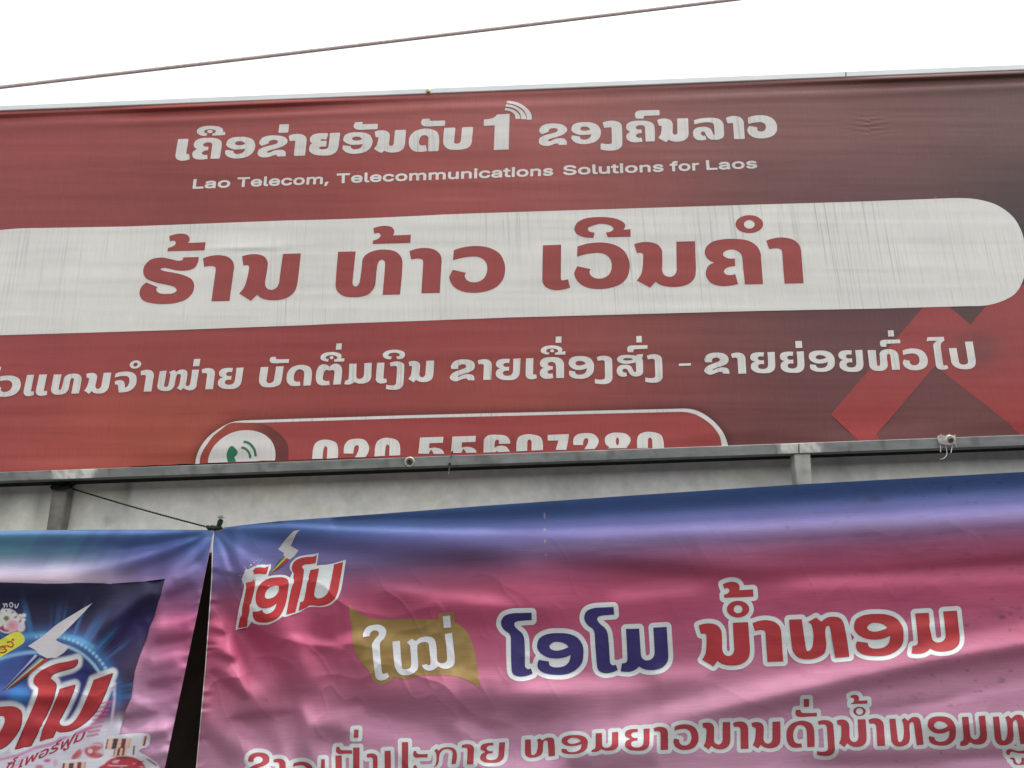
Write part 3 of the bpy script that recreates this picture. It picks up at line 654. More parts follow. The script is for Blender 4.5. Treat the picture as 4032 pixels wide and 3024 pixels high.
box_mesh('soffit_board', -6.2, 6.2, YR+.047, YW-.002, z_soffit+.004, z_soffit+.016, M_DARK, wall)
# dark room behind, reaching down to the ground
room = empty('shop_interior', (0, 5, 0), 'unlit shop interior seen as a black gap between the two lower banners', 'room')
box_mesh('back_wall', -6.2, 6.2, 6.4, 6.5, 0, z_lintel+.1, M_ROOM, room)
box_mesh('side_wall', -6.3, -6.2, YW+.17, 6.5, 0, z_lintel+.1, M_ROOM, room)
box_mesh('side_wall', 6.2, 6.3, YW+.17, 6.5, 0, z_lintel+.1, M_ROOM, room)
box_mesh('ceiling', -6.2, 6.2, YW+.165, 6.4, z_lintel+.02, z_lintel+.10, M_ROOM, room)
# unseen shop houses added across the street to close off the low sky
row = empty('sky_blocker_row', (0, -10, 0), 'unseen row of shop houses behind the viewer, added to block the low sky', 'light blocker')
box_mesh('facade', -40, 40, -16, -10, 0, 4.4, M_FACADE, row)
box_mesh('roof', -40.3, 40.3, -16.3, -9.4, 4.405, 4.55, M_DARK, row)
for i in range(16): box_mesh('shutter', -38.5+i*5, -34.9+i*5, -9.995, -9.94, 0, 2.8, M_DARK, row)
for i in range(32): box_mesh('window', -39+i*2.5, -37.8+i*2.5, -9.995, -9.95, 3.1, 4.1, M_DARK, row)
gr = bpy.data.meshes.new('ground'); gr.from_pydata([(-400, -400, 0), (400, -400, 0), (400, 400, 0), (-400, 400, 0)], [], [(0, 1, 2, 3)])
tag(link('ground', gr, M_GROUND), 'dusty paved street in front of the shop', 'ground', kind='structure')

# ------------------------------------------------------------------ sign frame: rails, posts, bolts
frame = empty('sign_support', (0, YR, z_soffit), 'galvanised steel frame of rails and posts holding the red sign banner', 'steel support')
def rail(name, la, lb, mat, ink, depth, nx=560, YR=YR):
    """square tube whose front face runs between two surveyed edge lines"""
    x0, x1 = -900.0, 5000.0
    f = lambda l, x: l[0] + (l[1]-l[0]) * x / 4032.0
    xs = np.linspace(x0, x1, nx); V = []; m = 7
    for x in xs:
        a = plane_pt(x, f(la, x), YR); b = plane_pt(x, f(lb, x), YR)
        t = 0.0025; h = a - b; h /= np.linalg.norm(h); mid = (a+b)/2
        Yd = np.array([0, 1.0, 0])
        V += [a - h*t, mid, b + h*t, b + Yd*t, b + Yd*depth, a + Yd*depth, a + Yd*t]
    F = [(i*m+k, i*m+(k+1) % m, (i+1)*m+(k+1) % m, (i+1)*m+k) for i in range(nx-1) for k in range(m)]
    F += [tuple(range(m))[::-1], tuple(range((nx-1)*m, nx*m))]
    V = np.array(V)
    nn = np.repeat(xs, m); kk = np.tile(np.arange(m), nx)
    me = mesh_from(name, V, F, ink(nn, kk, V), smooth=False)
    return link(name, me, mat, frame)
def steel_ink(px, k, V):
    c = np.ones((len(px), 3)) * lin((104, 107, 103))
    n = fbm(px/170, k*0.9, 4); c *= (1 + 0.30*n + .16*fbm(px/24, k*2.3, 3))[:, None]
    c *= (1 - .35*sstep(.15, .5, fbm(px/40+9, k*.2, 3)))[:, None]
    w = np.zeros(len(px))
    for a, b in ((205, 372), (3068, 3230)):
        e = fbm(px/22, k*1.7+a, 3)*26
        w = np.maximum(w, sstep(a-12, a+12, px+e) * (1-sstep(b-12, b+12, px+e)))
    w *= np.isin(k, (0, 1, 2)); w *= 0.45 + 0.55*sstep(-.35, .1, fbm(px/13, k*3.1, 3))
    c = c*(1-w[:, None]) + lin((182, 180, 172))*w[:, None]
    return c
rail('rail', (1858.5, 1711.5), (1896, 1755), M_STEEL, steel_ink, .045)
rail('rail', (415, 252), (434.5, 273.5), M_ALU, lambda px, k, V: np.ones((len(px), 3))*lin((205, 208, 206))*(1+.06*fbm(px/260, k, 3))[:, None], .028, YR=YT)
# seam in the top rail and in the bottom rail
for sx, la, lb, YR_ in ((3331, (415, 252), (434.5, 273.5), YT), (3146, (1858.5, 1711.5), (1896, 1755), YR)):
    f = lambda l, x: l[0] + (l[1]-l[0]) * x / 4032.0
    a = plane_pt(sx-1.5, f(la, sx)+3, YR_-.0012); b = plane_pt(sx+1.5, f(la, sx)+3, YR_-.0012); c = plane_pt(sx+2, f(lb, sx)-3, YR_-.0012); d = plane_pt(sx-2, f(lb, sx)-3, YR_-.0012)
    back = np.array([0, .0009, 0])
    me = mesh_from('seam', [a, b, c, d, a+back, b+back, c+back, d+back], [(3, 2, 1, 0), (4, 5, 6, 7), (0, 1, 5, 4), (1, 2, 6, 5), (2, 3, 7, 6), (3, 0, 4, 7)], smooth=False)
    link('seam', me, M_BOLT, frame)
# board that closes the back of the frame
c4 = [plane_pt(-900, 495, 3.03), plane_pt(5000, 262, 3.03), plane_pt(5000, 1688, 3.03), plane_pt(-900, 1900, 3.03)]
bk = np.array([0, .006, 0])
link('backing_panel', mesh_from('backing_panel', c4 + [p+bk for p in c4], [(3, 2, 1, 0), (4, 5, 6, 7), (0, 1, 5, 4), (1, 2, 6, 5), (2, 3, 7, 6), (3, 0, 4, 7)], smooth=False), M_DARK, frame)

def post(q, Y, depth, zl, col):
    """upright tube from its four surveyed front corners, carried on downwards behind the banner"""
    tl, tr, br, bl = [plane_pt(x, y, Y) for x, y in q]
    e = (bl - tl) / np.linalg.norm(bl - tl); e2 = (br - tr) / np.linalg.norm(br - tr)
    bl = tl + e*zl; br = tr + e2*zl
    n = 26; V = []; t = .004
    for i in range(n):
        s = i/(n-1); a = tl + (bl-tl)*s; b = tr + (br-tr)*s
        u = (b-a)/np.linalg.norm(b-a); Yd = np.array([0, 1.0, 0])
        V += [a+u*t, (a+b)/2, b-u*t, b+Yd*t, b+Yd*depth, a+Yd*depth, a+Yd*t]
    m = 7
    F = [(i*m+k, (i+1)*m+k, (i+1)*m+(k+1) % m, i*m+(k+1) % m) for i in range(n-1) for k in range(m)]
    F += [tuple(range(m)), tuple(range((n-1)*m, n*m))[::-1]]
    V = np.array(V); nz = fbm(V[:, 0]*70, V[:, 2]*13, 4)
    c = np.ones((len(V), 3))*lin(col)*(1+.6*nz)[:, None]
    link('post', mesh_from('post', V, F, c, smooth=False), M_STEEL, frame)
post([(207, 1916), (268, 1914), (238, 2087), (181, 2087)], 3.065, .045, .42, (122, 118, 106))
post([(3128, 1789), (3192, 1786), (3199, 1903), (3138, 1908)], 2.978, .05, .40, (160, 158, 150))

def lathe(name, prof, c, axis, mat, parent, n=24, start=0.0):
    """profile of (radius, height) turned about an axis"""
    ax = np.array(axis, float); ax /= np.linalg.norm(ax)
    a = np.cross(ax, (0, 0, 1.0)); a /= np.linalg.norm(a); b = np.cross(ax, a)
    V = [np.array(c) + h*ax + r*(math.cos(2*math.pi*k/n+start)*a + math.sin(2*math.pi*k/n+start)*b) for r, h in prof for k in range(n)]
    F = [(i*n+k, i*n+(k+1) % n, (i+1)*n+(k+1) % n, (i+1)*n+k) for i in range(len(prof)-1) for k in range(n)]
    F += [tuple(range(n))[::-1], tuple(range((len(prof)-1)*n, len(prof)*n))]
    return link(name, mesh_from(name, V, F, smooth=n > 8), mat, parent)
def bolt(px, py, s):
    p = plane_pt(px, py, YR)
    ax = (0, -1, -.12)
    w = lathe('bolt', [(.0205*s, -.001), (.0205*s, .002), (.0195*s, .0042), (.0155*s, .0048), (.0135*s, .0036), (.0125*s, .0022)], p, ax, M_WASH, frame, 30)
    h = lathe('bolt_head', [(.0105*s, .001), (.0105*s, .0075*s), (.009*s, .0092*s), (.0062*s, .0088*s), (.0058*s, .0070*s), (.003*s, .0070*s)], p, ax, M_BOLT, w, 6, .3)
    return w
bolt(1613, 1819, 1.0); bolt(3741, 1734, 1.0)
p = plane_pt(1686, 360, YT)
w = lathe('bolt', [(.011, -.001), (.011, .002), (.0092, .0028), (.0088, .0030)], p, (0, -1, -.1), M_BRASS, frame, 24)
lathe('bolt_head', [(.0084, .0026), (.0084, .0098), (.0068, .0115), (.001, .0115)], p, (0, -1, -.1), M_BRASS, w, 6, .2)

# torn vinyl left under the right bolt
sc = empty('torn_scrap', plane_pt(3730, 1735, YR), 'torn white vinyl scrap with hanging threads under the right rail bolt', 'scrap')
so_ = Sheet(YR - .0035, lambda x, y: .002*fbm(np.asarray(x)/14, np.asarray(y)/14, 2))
cs = outline("3691,1716 3700,1713 3706,1709 3712,1714 3722,1714 3733,1711 3738,1708 3743,1712 3752,1714 3758,1711 3763,1713 3764,1728 3766,1758 3756,1745 3748,1752 3738,1754 3722,1752 3718,1750 3705,1748 3696,1746 3692,1733")
patch('scrap_piece', [[cs]], so_, 0, lin((150, 140, 136)), M_SCRAP, sc, 8)
for pts, w_ in ((((3700, 1746), (3703, 1760), (3704, 1781)), .0018), (((3722, 1750), (3725, 1764), (3729, 1782), (3727, 1794), (3716, 1806), (3700, 1809)), .0018), (((3752, 1748), (3748, 1765), (3744, 1784)), .0020), (((3761, 1752), (3767, 1762)), .0012)):
    tube('thread', [plane_pt(x, y, YR-.006-.003*i) for i, (x, y) in enumerate(pts)], [w_]*(len(pts)-1) + [w_*.6], M_SCRAP, sc, 6)

# black nylon tie round the bottom rail
ti = empty('cable_tie', plane_pt(1775, 1815, YR), 'black cable tie stub poking above and below the bottom rail', 'tie')
for pts, r in ((((1781, 1776), (1779, 1786), (1776, 1797)), .0034), (((1771, 1824), (1769, 1834), (1768, 1850), (1765, 1868)), .0042)):
    tube('strap', [plane_pt(x, y, YR-.004-.001*i) for i, (x, y) in enumerate(pts)], r, M_BLACK, ti, 8)

# ------------------------------------------------------------------ the red sign banner
f_top = lambda x: 424 + (262-424)*np.asarray(x, float)/4032
f_rt = lambda x: 1858.5 + (1711.5-1858.5)*np.asarray(x, float)/4032
_gx = [-300, 0, 430, 520, 900, 1300, 1600, 1770, 2000, 2200, 2350, 2520, 2640, 2900, 4400]
_gv = [-14, -14, -10, 3, 6, 6, 8, 8, 7, 7, 6, 3, -6, -14, -14]
f_bot = lambda x: f_rt(x) - np.interp(x, _gx, _gv) - 1.5*vnoise(np.asarray(x)/60.0, 0*np.asarray(x))*(np.interp(x, _gx, _gv) > 0)

def hump(d, wu, wd): return np.where(d < 0, np.exp(-(d/wu)**2), np.exp(-(d/wd)**2))
def crest(px, py, pts, A, wu, wd, fade=220, x0=None, x1=None):
    P = np.array(pts, float); yc = np.interp(px, P[:, 0], P[:, 1])
    a = P[0, 0] if x0 is None else x0; b = P[-1, 0] if x1 is None else x1
    return A*hump(py-yc, wu, wd)*sstep(a-fade*.2, a+fade, px)*(1-sstep(b-fade, b+fade*.2, px))
def slant(px, py, p, q, A, wl, wr):
    """fold along any line from p to q; wl is its width on the left hand when walking p to q"""
    p = np.array(p, float); q = np.array(q, float); L = np.linalg.norm(q-p); e = (q-p)/L
    u = (px-p[0])*e[0] + (py-p[1])*e[1]; v = -(px-p[0])*e[1] + (py-p[1])*e[0]
    return A*hump(v, wl, wr)*sstep(-.15*L, .25*L, u)*(1-sstep(.75*L, 1.15*L, u))

def d_sign(px, py):
    px = np.asarray(px, float); py = np.asarray(py, float)
    v = py - f_top(px)
    am = np.interp(px, [-300, 0, 350, 600, 1100, 1500, 1900, 2500, 3000, 3300, 3500, 4032, 4400], [.7, .8, .6, 1.3, 1.2, .5, .3, .35, .5, .8, 1.3, 1.4, 1.2])
    d = .0105*am*(np.exp(-((v-25)/11)**2) - .9*np.exp(-((v-47)/14)**2) + .5*np.exp(-((v-76)/20)**2))
    d += .0026*fbm(px/900, py/42, 3)*(.35 + .65*np.exp(-np.maximum(v, 0)/420)) + .006*fbm(px/1500, py/600, 2)
    # pucker on the dark corner
    q = np.exp(-((px-3430)/60)**2 - ((py-492)/38)**2); d += .0019*q*np.sin((py+ .12*np.abs(px-3425))/17*2*math.pi/1.15 + np.where(px > 3424, 1.6, 0))
    d += .0035*hump(py-(978-.04*(px-950)), 18, 9)*np.exp(-((px-960)/190)**2)
    d += slant(px, py, (1180, 1420), (2600, 1370), .0012, 30, 22)
    # loose lower edge
    d += .004*sstep(60, 0, f_rt(px)-py)*np.sin(px/170)
    return d
S_SIGN = Sheet(YS, d_sign)

_cp = np.array([  # x, y, r, g, b: print, with haze at top and right painted in
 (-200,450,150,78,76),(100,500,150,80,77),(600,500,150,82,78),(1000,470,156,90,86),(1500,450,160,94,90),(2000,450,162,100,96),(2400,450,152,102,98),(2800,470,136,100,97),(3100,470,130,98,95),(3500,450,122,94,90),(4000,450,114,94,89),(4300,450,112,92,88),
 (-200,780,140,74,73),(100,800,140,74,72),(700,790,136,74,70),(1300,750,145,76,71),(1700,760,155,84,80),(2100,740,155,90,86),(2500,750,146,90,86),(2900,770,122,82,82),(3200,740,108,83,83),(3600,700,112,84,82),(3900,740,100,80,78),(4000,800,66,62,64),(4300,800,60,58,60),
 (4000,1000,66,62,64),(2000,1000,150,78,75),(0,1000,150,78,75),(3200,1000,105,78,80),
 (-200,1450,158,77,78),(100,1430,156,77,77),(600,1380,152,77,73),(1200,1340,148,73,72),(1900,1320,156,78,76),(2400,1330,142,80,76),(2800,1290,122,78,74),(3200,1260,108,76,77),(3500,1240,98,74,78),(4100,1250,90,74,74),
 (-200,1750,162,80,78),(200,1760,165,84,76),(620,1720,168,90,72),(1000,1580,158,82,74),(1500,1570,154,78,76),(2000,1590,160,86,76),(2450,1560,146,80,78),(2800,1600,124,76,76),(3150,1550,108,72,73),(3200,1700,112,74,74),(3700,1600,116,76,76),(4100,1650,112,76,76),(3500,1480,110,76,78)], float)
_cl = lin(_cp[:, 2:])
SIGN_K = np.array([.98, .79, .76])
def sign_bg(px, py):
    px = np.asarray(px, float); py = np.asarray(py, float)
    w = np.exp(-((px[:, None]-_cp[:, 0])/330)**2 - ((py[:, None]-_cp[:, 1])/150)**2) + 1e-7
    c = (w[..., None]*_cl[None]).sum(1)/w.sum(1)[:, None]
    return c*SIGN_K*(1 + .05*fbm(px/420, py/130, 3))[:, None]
PH_OUT = np.vstack([outline("700,1850 700,1840 ~769,1824", (0,0,1))[:0],
    np.array([(700+.45208*a, 1560+.45208*b) for a, b in ((153,660),(153,583),(165,520),(200,440),(270,350),(380,270),(480,225),(600,210))]),
    np.array([(1600+.58770*a, 1560+.58770*b) for a, b in ((0,128),(1850,83),(1950,98),(2050,160),(2120,240),(2155,330),(2165,420))])])
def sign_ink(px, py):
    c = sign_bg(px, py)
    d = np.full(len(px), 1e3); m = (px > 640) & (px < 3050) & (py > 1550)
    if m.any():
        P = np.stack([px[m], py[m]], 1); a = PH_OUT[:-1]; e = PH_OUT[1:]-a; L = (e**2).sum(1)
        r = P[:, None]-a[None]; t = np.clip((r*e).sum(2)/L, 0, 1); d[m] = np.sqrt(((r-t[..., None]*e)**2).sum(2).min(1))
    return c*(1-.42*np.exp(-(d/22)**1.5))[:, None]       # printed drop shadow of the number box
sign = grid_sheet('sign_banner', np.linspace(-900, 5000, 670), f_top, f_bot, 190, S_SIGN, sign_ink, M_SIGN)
tag(sign, 'wide red shop sign banner with white lettering stretched in the upper frame', 'banner')

OFF1, OFF2, OFF3 = .0007, .0015, .0023
def words(groups, gap=26):
    """glyphs gathered into words wherever the line leaves a gap"""
    b = sorted(((np.vstack(g)[:, 0].min(), np.vstack(g)[:, 0].max(), i) for i, g in enumerate(groups)))
    out = [[]]; hi = b[0][0]
    for a, c, i in b:
        if a - hi > gap: out.append([])
        out[-1].append(groups[i]); hi = max(hi, c)
    return out
def clipb(cons):
    """cut a print off at the lower edge of the banner"""
    out = []
    for q in cons:
        P = []
        for i in range(len(q)):
            a = q[i-1]; b = q[i]; n = int(np.linalg.norm(b-a)/9)+1
            P += [a+(b-a)*t for t in np.linspace(0, 1, n, endpoint=False)]
        P = np.array(P); lim = f_bot(P[:, 0])-.3; m = P[:, 1] < lim
        keep = m | np.roll(m, 1) | np.roll(m, -1)
        P[:, 1] = np.minimum(P[:, 1], lim); out.append(P[keep])
    return out
# geometric red figure at the right
CX5 = (3200, 1150, 832/2191)
red_fig = outline("1140,100 1145,158 188,1268 400,1470 500,1560 760,1560 690,1525 ~672,1500 665,1470 1270,765 2160,1480 2260,1560 4700,1560 4700,-1500 2150,-60 1990,60 1830,100 1640,338 1412,152 1400,100", CX5)
def red_ink(px, py):
    n = fbm(px/90, py/60, 3)
    c = lin((166, 84, 83))*np.ones((len(px), 3))
    c = c + (lin((172, 76, 74))-lin((166, 84, 83)))*sstep(1350, 1750, py)[:, None]
    k = np.exp(-(((px-3840)/110)**2 + ((py-1375)/75)**2)**1.4)
    c = c*(1-k[:, None]*.9) + lin((132, 82, 82))*k[:, None]*.9
    return c*.86*SIGN_K*(1+.06*n)[:, None]
patch('printed_figure', [[red_fig]], S_SIGN, OFF1, red_ink, M_SIGN, sign, 14)
patch('printed_figure', [[outline("3683,771 3696,786 3790,880 3600,880 3674,785")]], S_SIGN, OFF1, lambda x, y: lin((160, 88, 84))*SIGN_K*np.ones((len(x), 3)), M_SIGN, sign, 14)
pill = outline("~-150,1050 ~-125,960 ~-60,918 ~40,902 160,898 500,892 1900,839 2800,811 3000,805 3345,795 3700,782 ~3788,780 ~3854,786 ~3924,807 ~3984,849 ~4018,901 ~4034,955 ~4040,1020 ~4036,1080 ~4003,1150 ~3952,1183 ~3886,1202 3816,1205 3467,1215 3000,1224 2007,1250 678,1300 0,1320 ~-100,1290 ~-140,1200")
pl = patch('name_panel', [[pill]], S_SIGN, OFF2, lin((217, 214, 206)), M_SIGNW, sign, 14)
tag(pl, 'white rounded panel carrying the red shop name')
WH = lin((216, 212, 205))
def lettering(name, groups, sheet, off, ink, mat, parent, sp=26, label=None):
    o = patch(name, groups, sheet, off, ink, mat, parent, sp)
    if label: o['label'] = label
    return o
for wd_ in (NAME[:4], NAME[4:8], NAME[8:]): lettering('lettering', wd_, S_SIGN, OFF3, lambda x, y: lin((154, 72, 68))*np.ones((len(x), 3))*(1+.06*fbm(x/300, y/60, 3))[:, None], M_SIGN, pl, 14, 'red shop name lettering on the white panel')
bold = contours_at(SLOGAN, 4.2, 2.0)
lettering('lettering', [bold] + SLOGAN_H, S_SIGN, OFF1, WH*.93, M_SIGNW, sign, 14, 'white slogan lettering along the top of the sign')
for wd_ in words(TRADE): lettering('lettering', wd_, S_SIGN, OFF2, WH, M_SIGNW, sign, 14, 'white line of trade description under the name panel')
eng = []
for wd, ox, oy, w_ in (('Lao', 760, 741.5, 143), ('Telecom,', 934, 735, 357), ('Telecommunications', 1327, 720, 849), ('Solutions', 2220, 688, 391), ('for', 2640, 673, 112), ('Laos', 2784, 667.5, 196)):
    cs = set_text(wd, ox, oy, w_, 49.5, lean=(2050-ox-w_/2)/(710+9260), bold=.022)
    # split into separate glyph groups so that counters stay open
    eng.append(contours_at([cs], 1.9, 1.1))
for wd_ in eng: lettering('lettering', [wd_], S_SIGN, OFF1, WH*.95, M_SIGNW, sign, 14, 'white English word under the slogan')
# telephone number box
ol = PH_OUT; inn = np.vstack([np.array([(1600+.58770*a, 1560+.58770*b) for a, b in ((0,148),(1830,105),(1930,120),(2030,180),(2095,260),(2113,330),(2122,420))])[::-1],
    np.array([(700+.45208*a, 1560+.45208*b) for a, b in ((190,660),(190,583),(200,520),(240,440),(310,360),(420,280),(530,243),(640,233))])[::-1]])
def smooth_line(P, k=5):
    Q = [P[0]]
    for i in range(len(P)-1):
        p0 = P[max(i-1, 0)]; p1 = P[i]; p2 = P[i+1]; p3 = P[min(i+2, len(P)-1)]
        if np.linalg.norm(p2-p1) > 300: Q.append(p2); continue
        for t in np.linspace(0, 1, k+1)[1:]:
            m1 = (p2-p0)*np.linalg.norm(p2-p1)/(np.linalg.norm(p2-p0)+1e-9); m2 = (p3-p1)*np.linalg.norm(p2-p1)/(np.linalg.norm(p3-p1)+1e-9)
            Q.append((2*t**3-3*t*t+1)*p1 + (t**3-2*t*t+t)*m1 + (-2*t**3+3*t*t)*p2 + (t**3-t*t)*m2)
    return np.array(Q)
ring_ = np.vstack([smooth_line(ol), smooth_line(inn)])
box_in = smooth_line(inn)[::-1]
nb = patch('number_box', [clipb([np.vstack([box_in, [[2850, 1770], [785, 1845]]])])], S_SIGN, OFF1*.6, lambda x, y: lin((160, 78, 76))*SIGN_K*np.ones((len(x), 3))*(1+.06*fbm(x/300, y/60, 3))[:, None], M_SIGN, sign, 14)
patch('box_outline', [clipb([ring_])], S_SIGN, OFF1*1.2, WH, M_SIGNW, nb, 14)
for wd_ in ([clipb(q) for q in DIGITS[:3]], [clipb(q) for q in DIGITS[3:]]): lettering('lettering', wd_, S_SIGN, OFF2, WH, M_SIGNW, nb, 14, 'white telephone digits cut off by the bottom rail')
CI = (780, 1560, 400/2212)
def badge_ink(px, py):
    t = sstep(930, 1110, px)
    c = lin((160, 82, 70))*(1-t[:, None]) + lin((108, 62, 60))*t[:, None]
    return c*SIGN_K
patch('phone_badge', [clipb([outline("~700,590 ~1090,578 ~1300,582 ~1480,625 ~1700,760 ~1880,925 ~1955,1080 ~1968,1230 1955,1400 1955,1560 60,1560 60,1450 ~100,1250 ~180,1080 ~300,900 ~480,740", CI)])], S_SIGN, OFF1*1.7, badge_ink, M_SIGN, nb, 14)
dk = patch('phone_disc', [clipb([outline("215,1560 215,1455 ~240,1290 ~330,1110 ~480,950 ~660,830 ~860,760 ~1080,740 ~1280,770 ~1450,840 ~1600,980 ~1670,1150 ~1685,1280 1672,1400 1672,1540", CI)])], S_SIGN, OFF2*1.05, WH, M_SIGNW, nb, 14)
patch('handset_symbol', [clipb([outline(s, CI)]) for s in (
  "740,1078 ~695,1100 ~650,1170 ~622,1260 ~630,1360 650,1440 690,1540 880,1540 830,1425 ~800,1360 790,1320 ~845,1265 ~860,1210 ~835,1165 ~790,1115",
  "990,967 ~1090,985 ~1190,1060 ~1255,1170 1278,1308 1228,1308 ~1205,1190 ~1145,1095 ~1070,1035 985,1015",
  "945,1093 ~1030,1115 ~1110,1190 ~1150,1270 1160,1350 1110,1350 ~1095,1260 ~1050,1190 ~1000,1155 938,1140")], S_SIGN, OFF3, lin((48, 118, 82)), M_SIGN, dk, 14)

# ------------------------------------------------------------------ lower right banner
TIE = (846.0, 2084.0)
_rt = np.array([(830,2088),(868,2079),(950,2068),(1100,2052),(1500,2023),(1900,1992),(2500,1950),(3134,1908),(3600,1882),(4032,1858),(4400,1838),(5100,1802)], float)
r_top = lambda x: np.interp(x, _rt[:, 0], _rt[:, 1])
r_left = lambda y: np.interp(y, [2080, 2097, 2142, 2250, 2285, 2637, 3024, 3200], [842, 841, 835.5, 833, 832, 807, 772, 757])
r_bot = lambda x: 3170 + 0*np.asarray(x)
R_FOLDS = [  # survey of the right banner: line of the fold, half width, lean
 ([(900,2064),(1400,2040),(1900,2026),(2500,1985),(3134,1948),(4300,1876)], [3,13,36,43,44,44], -.68),
 ([(1120,2048),(1300,2040)], 12, .2),
 ([(1000,2350),(1500,2420),(2300,2440),(3000,2420),(3500,2400)], 90, -.12),
 ([(930,2098),(1100,2120),(1400,2160),(1800,2188),(2100,2200)], [10,34,46,44,36], -.85),
 ([(2050,2205),(2600,2240),(3100,2290),(4200,2190)], [34,34,26,26], -.55),
 ([(880,2080),(1000,2073),(1100,2068),(1400,2084),(1900,2092),(2500,2076),(3134,2052),(4032,2002),(4300,1990)], [5,9,15,27,40,52,64,70,70], .72),
 ([(2300,2150),(3134,2150),(4200,2090)], 40, .15),
 ([(862,2118),(905,2205),(945,2280)], [6,17,20], -.6), ([(868,2102),(960,2185),(1100,2260),(1250,2320)], [5,16,24,26], .3),
 ([(856,2118),(886,2180),(916,2262)], [4,11,13], .7), ([(842,2252),(940,2268)], 9, -.6),
 ([(1180,2300),(1350,2420),(1420,2480)], 40, -.25),
 ([(1430,2286),(1700,2330),(2061,2378)], [14,26,22], .55), ([(2361,2348),(2812,2304)], 28, .5), ([(2962,2302),(4200,2250)], 34, .42),
 ([(1400,2345),(1750,2440),(2300,2452)], 46, -.45),
 ([(950,2390),(1090,2560),(1190,2715),(1230,2800)], [40,66,74,50], -.85), ([(1290,2480),(1370,2620),(1420,2690)], 80, -.5),
 ([(850,2390),(885,2500),(955,2630),(1030,2765)], [22,52,80,88], .95),
 ([(1160,2508),(1337,2545)], 14, .35), ([(1250,2560),(1340,2585)], 16, -.55), ([(1345,2520),(1420,2500)], 18, .5),
 ([(845,2645),(905,2690),(962,2748)], [14,26,16], -.85), ([(838,2572),(915,2600)], 16, -.55), ([(835,2480),(880,2495)], 14, -.4),
 ([(1230,2735),(1500,2775),(1900,2795),(2200,2795),(2380,2762)], [40,58,62,56,30], -.8),
 ([(1750,2872),(1990,2838)], 40, -.45),
 ([(1986,2694),(2587,2690)], 36, .6), ([(2620,2650),(2760,2640)], 40, .5), ([(1750,2648),(1960,2660)], 26, .35),
 ([(1442,2846),(1714,2920)], 30, .55), ([(1815,2858),(1917,2900)], 22, .65), ([(1225,2890),(1340,2896)], 36, -.65), ([(1240,2830),(1420,2800)], 22, .25),
 ([(915,2830),(1040,2816),(1165,2803)], [14,24,10], -.7), ([(941,2872),(1000,2930),(1070,3010)], [30,48,56], .75), ([(793,2869),(850,2920),(910,2985)], 34, -.65),
 ([(1175,2815),(1200,2900),(1210,3080)], [22,30,30], -.7), ([(1110,2860),(1130,2990)], 26, .4), ([(1290,2960),(1330,3060)], 40, .35),
 ([(1867,3004),(2200,3002)], 34, .65), ([(2265,3012),(2460,3014)], 30, -.75), ([(2420,2905),(2560,2900)], 36, .5), ([(2350,3000),(2560,3002)], 30, -.45),
 ([(3440,2480),(3800,2440)], 26, .3), ([(3640,2560),(4200,2440)], 30, .35),
 ([(2660,2846),(3112,2768),(3563,2640),(4200,2536)], [30,40,42,44], -.8),
 ([(2250,2892),(2500,2838),(2812,2756),(3338,2630),(4200,2482)], [30,44,48,38,34], .6),
 ([(3488,2812),(4200,2660)], 20, .35), ([(3300,2800),(3800,2740)], 18, -.3), ([(2700,2950),(3100,2930)], 30, .15),
 ([(3560,2888),(4200,2915)], 46, -.6), ([(3100,2995),(3400,2992),(3660,2985),(3900,2965),(4200,2960)], [22,36,38,26,26], -.9), ([(3680,3020),(4200,3005)], 22, .6),
 ([(2500,3060),(4200,3070)], 40, .3)]
F_R = Folds(730, 4330, 1800, 3200, R_FOLDS, .84)
def d_right(px, py):
    px = np.asarray(px, float); py = np.asarray(py, float)
    v = py - r_top(px); d = F_R(px, py)
    dx = px-TIE[0]; dy = py-TIE[1]; r = np.hypot(dx, dy)+1
    wgt = .25 + .75*(1-sstep(1500, 2600, px))*sstep(2150, 2400, py)
    a = 1-np.abs(fbm(px/330+py/700+3, py/260-px/900, 2))*2.6
    b = 1-np.abs(fbm(px/150-py/300-8, py/230+px/500+5, 2))*3.4
    d += wgt*(.0052*np.maximum(a, 0)**2.5 + .0022*np.maximum(b, 0)**2.5)
    d += .0016*fbm(px/420+py/160, py/90-px/900, 3)*sstep(60, 240, v)
    h = px - r_left(py); d += .0030*np.exp(-(h/34)**2)*np.sin(py/11.5 + 4*vnoise(py/60, py*0))*sstep(2150, 2300, py)
    return d - .020*np.exp(-(r/90)**2)
S_R = Sheet(YL, d_right)
_s = np.array([(0,66,98,152),(60,84,108,166),(95,114,120,184),(150,132,120,178),(180,126,106,150),(210,128,90,130),(265,156,82,114),(340,186,82,114),(470,195,88,122),(620,198,106,136),(800,204,138,166),(1000,214,158,186),(1400,218,165,190)], float)
LOW_K = 0.80
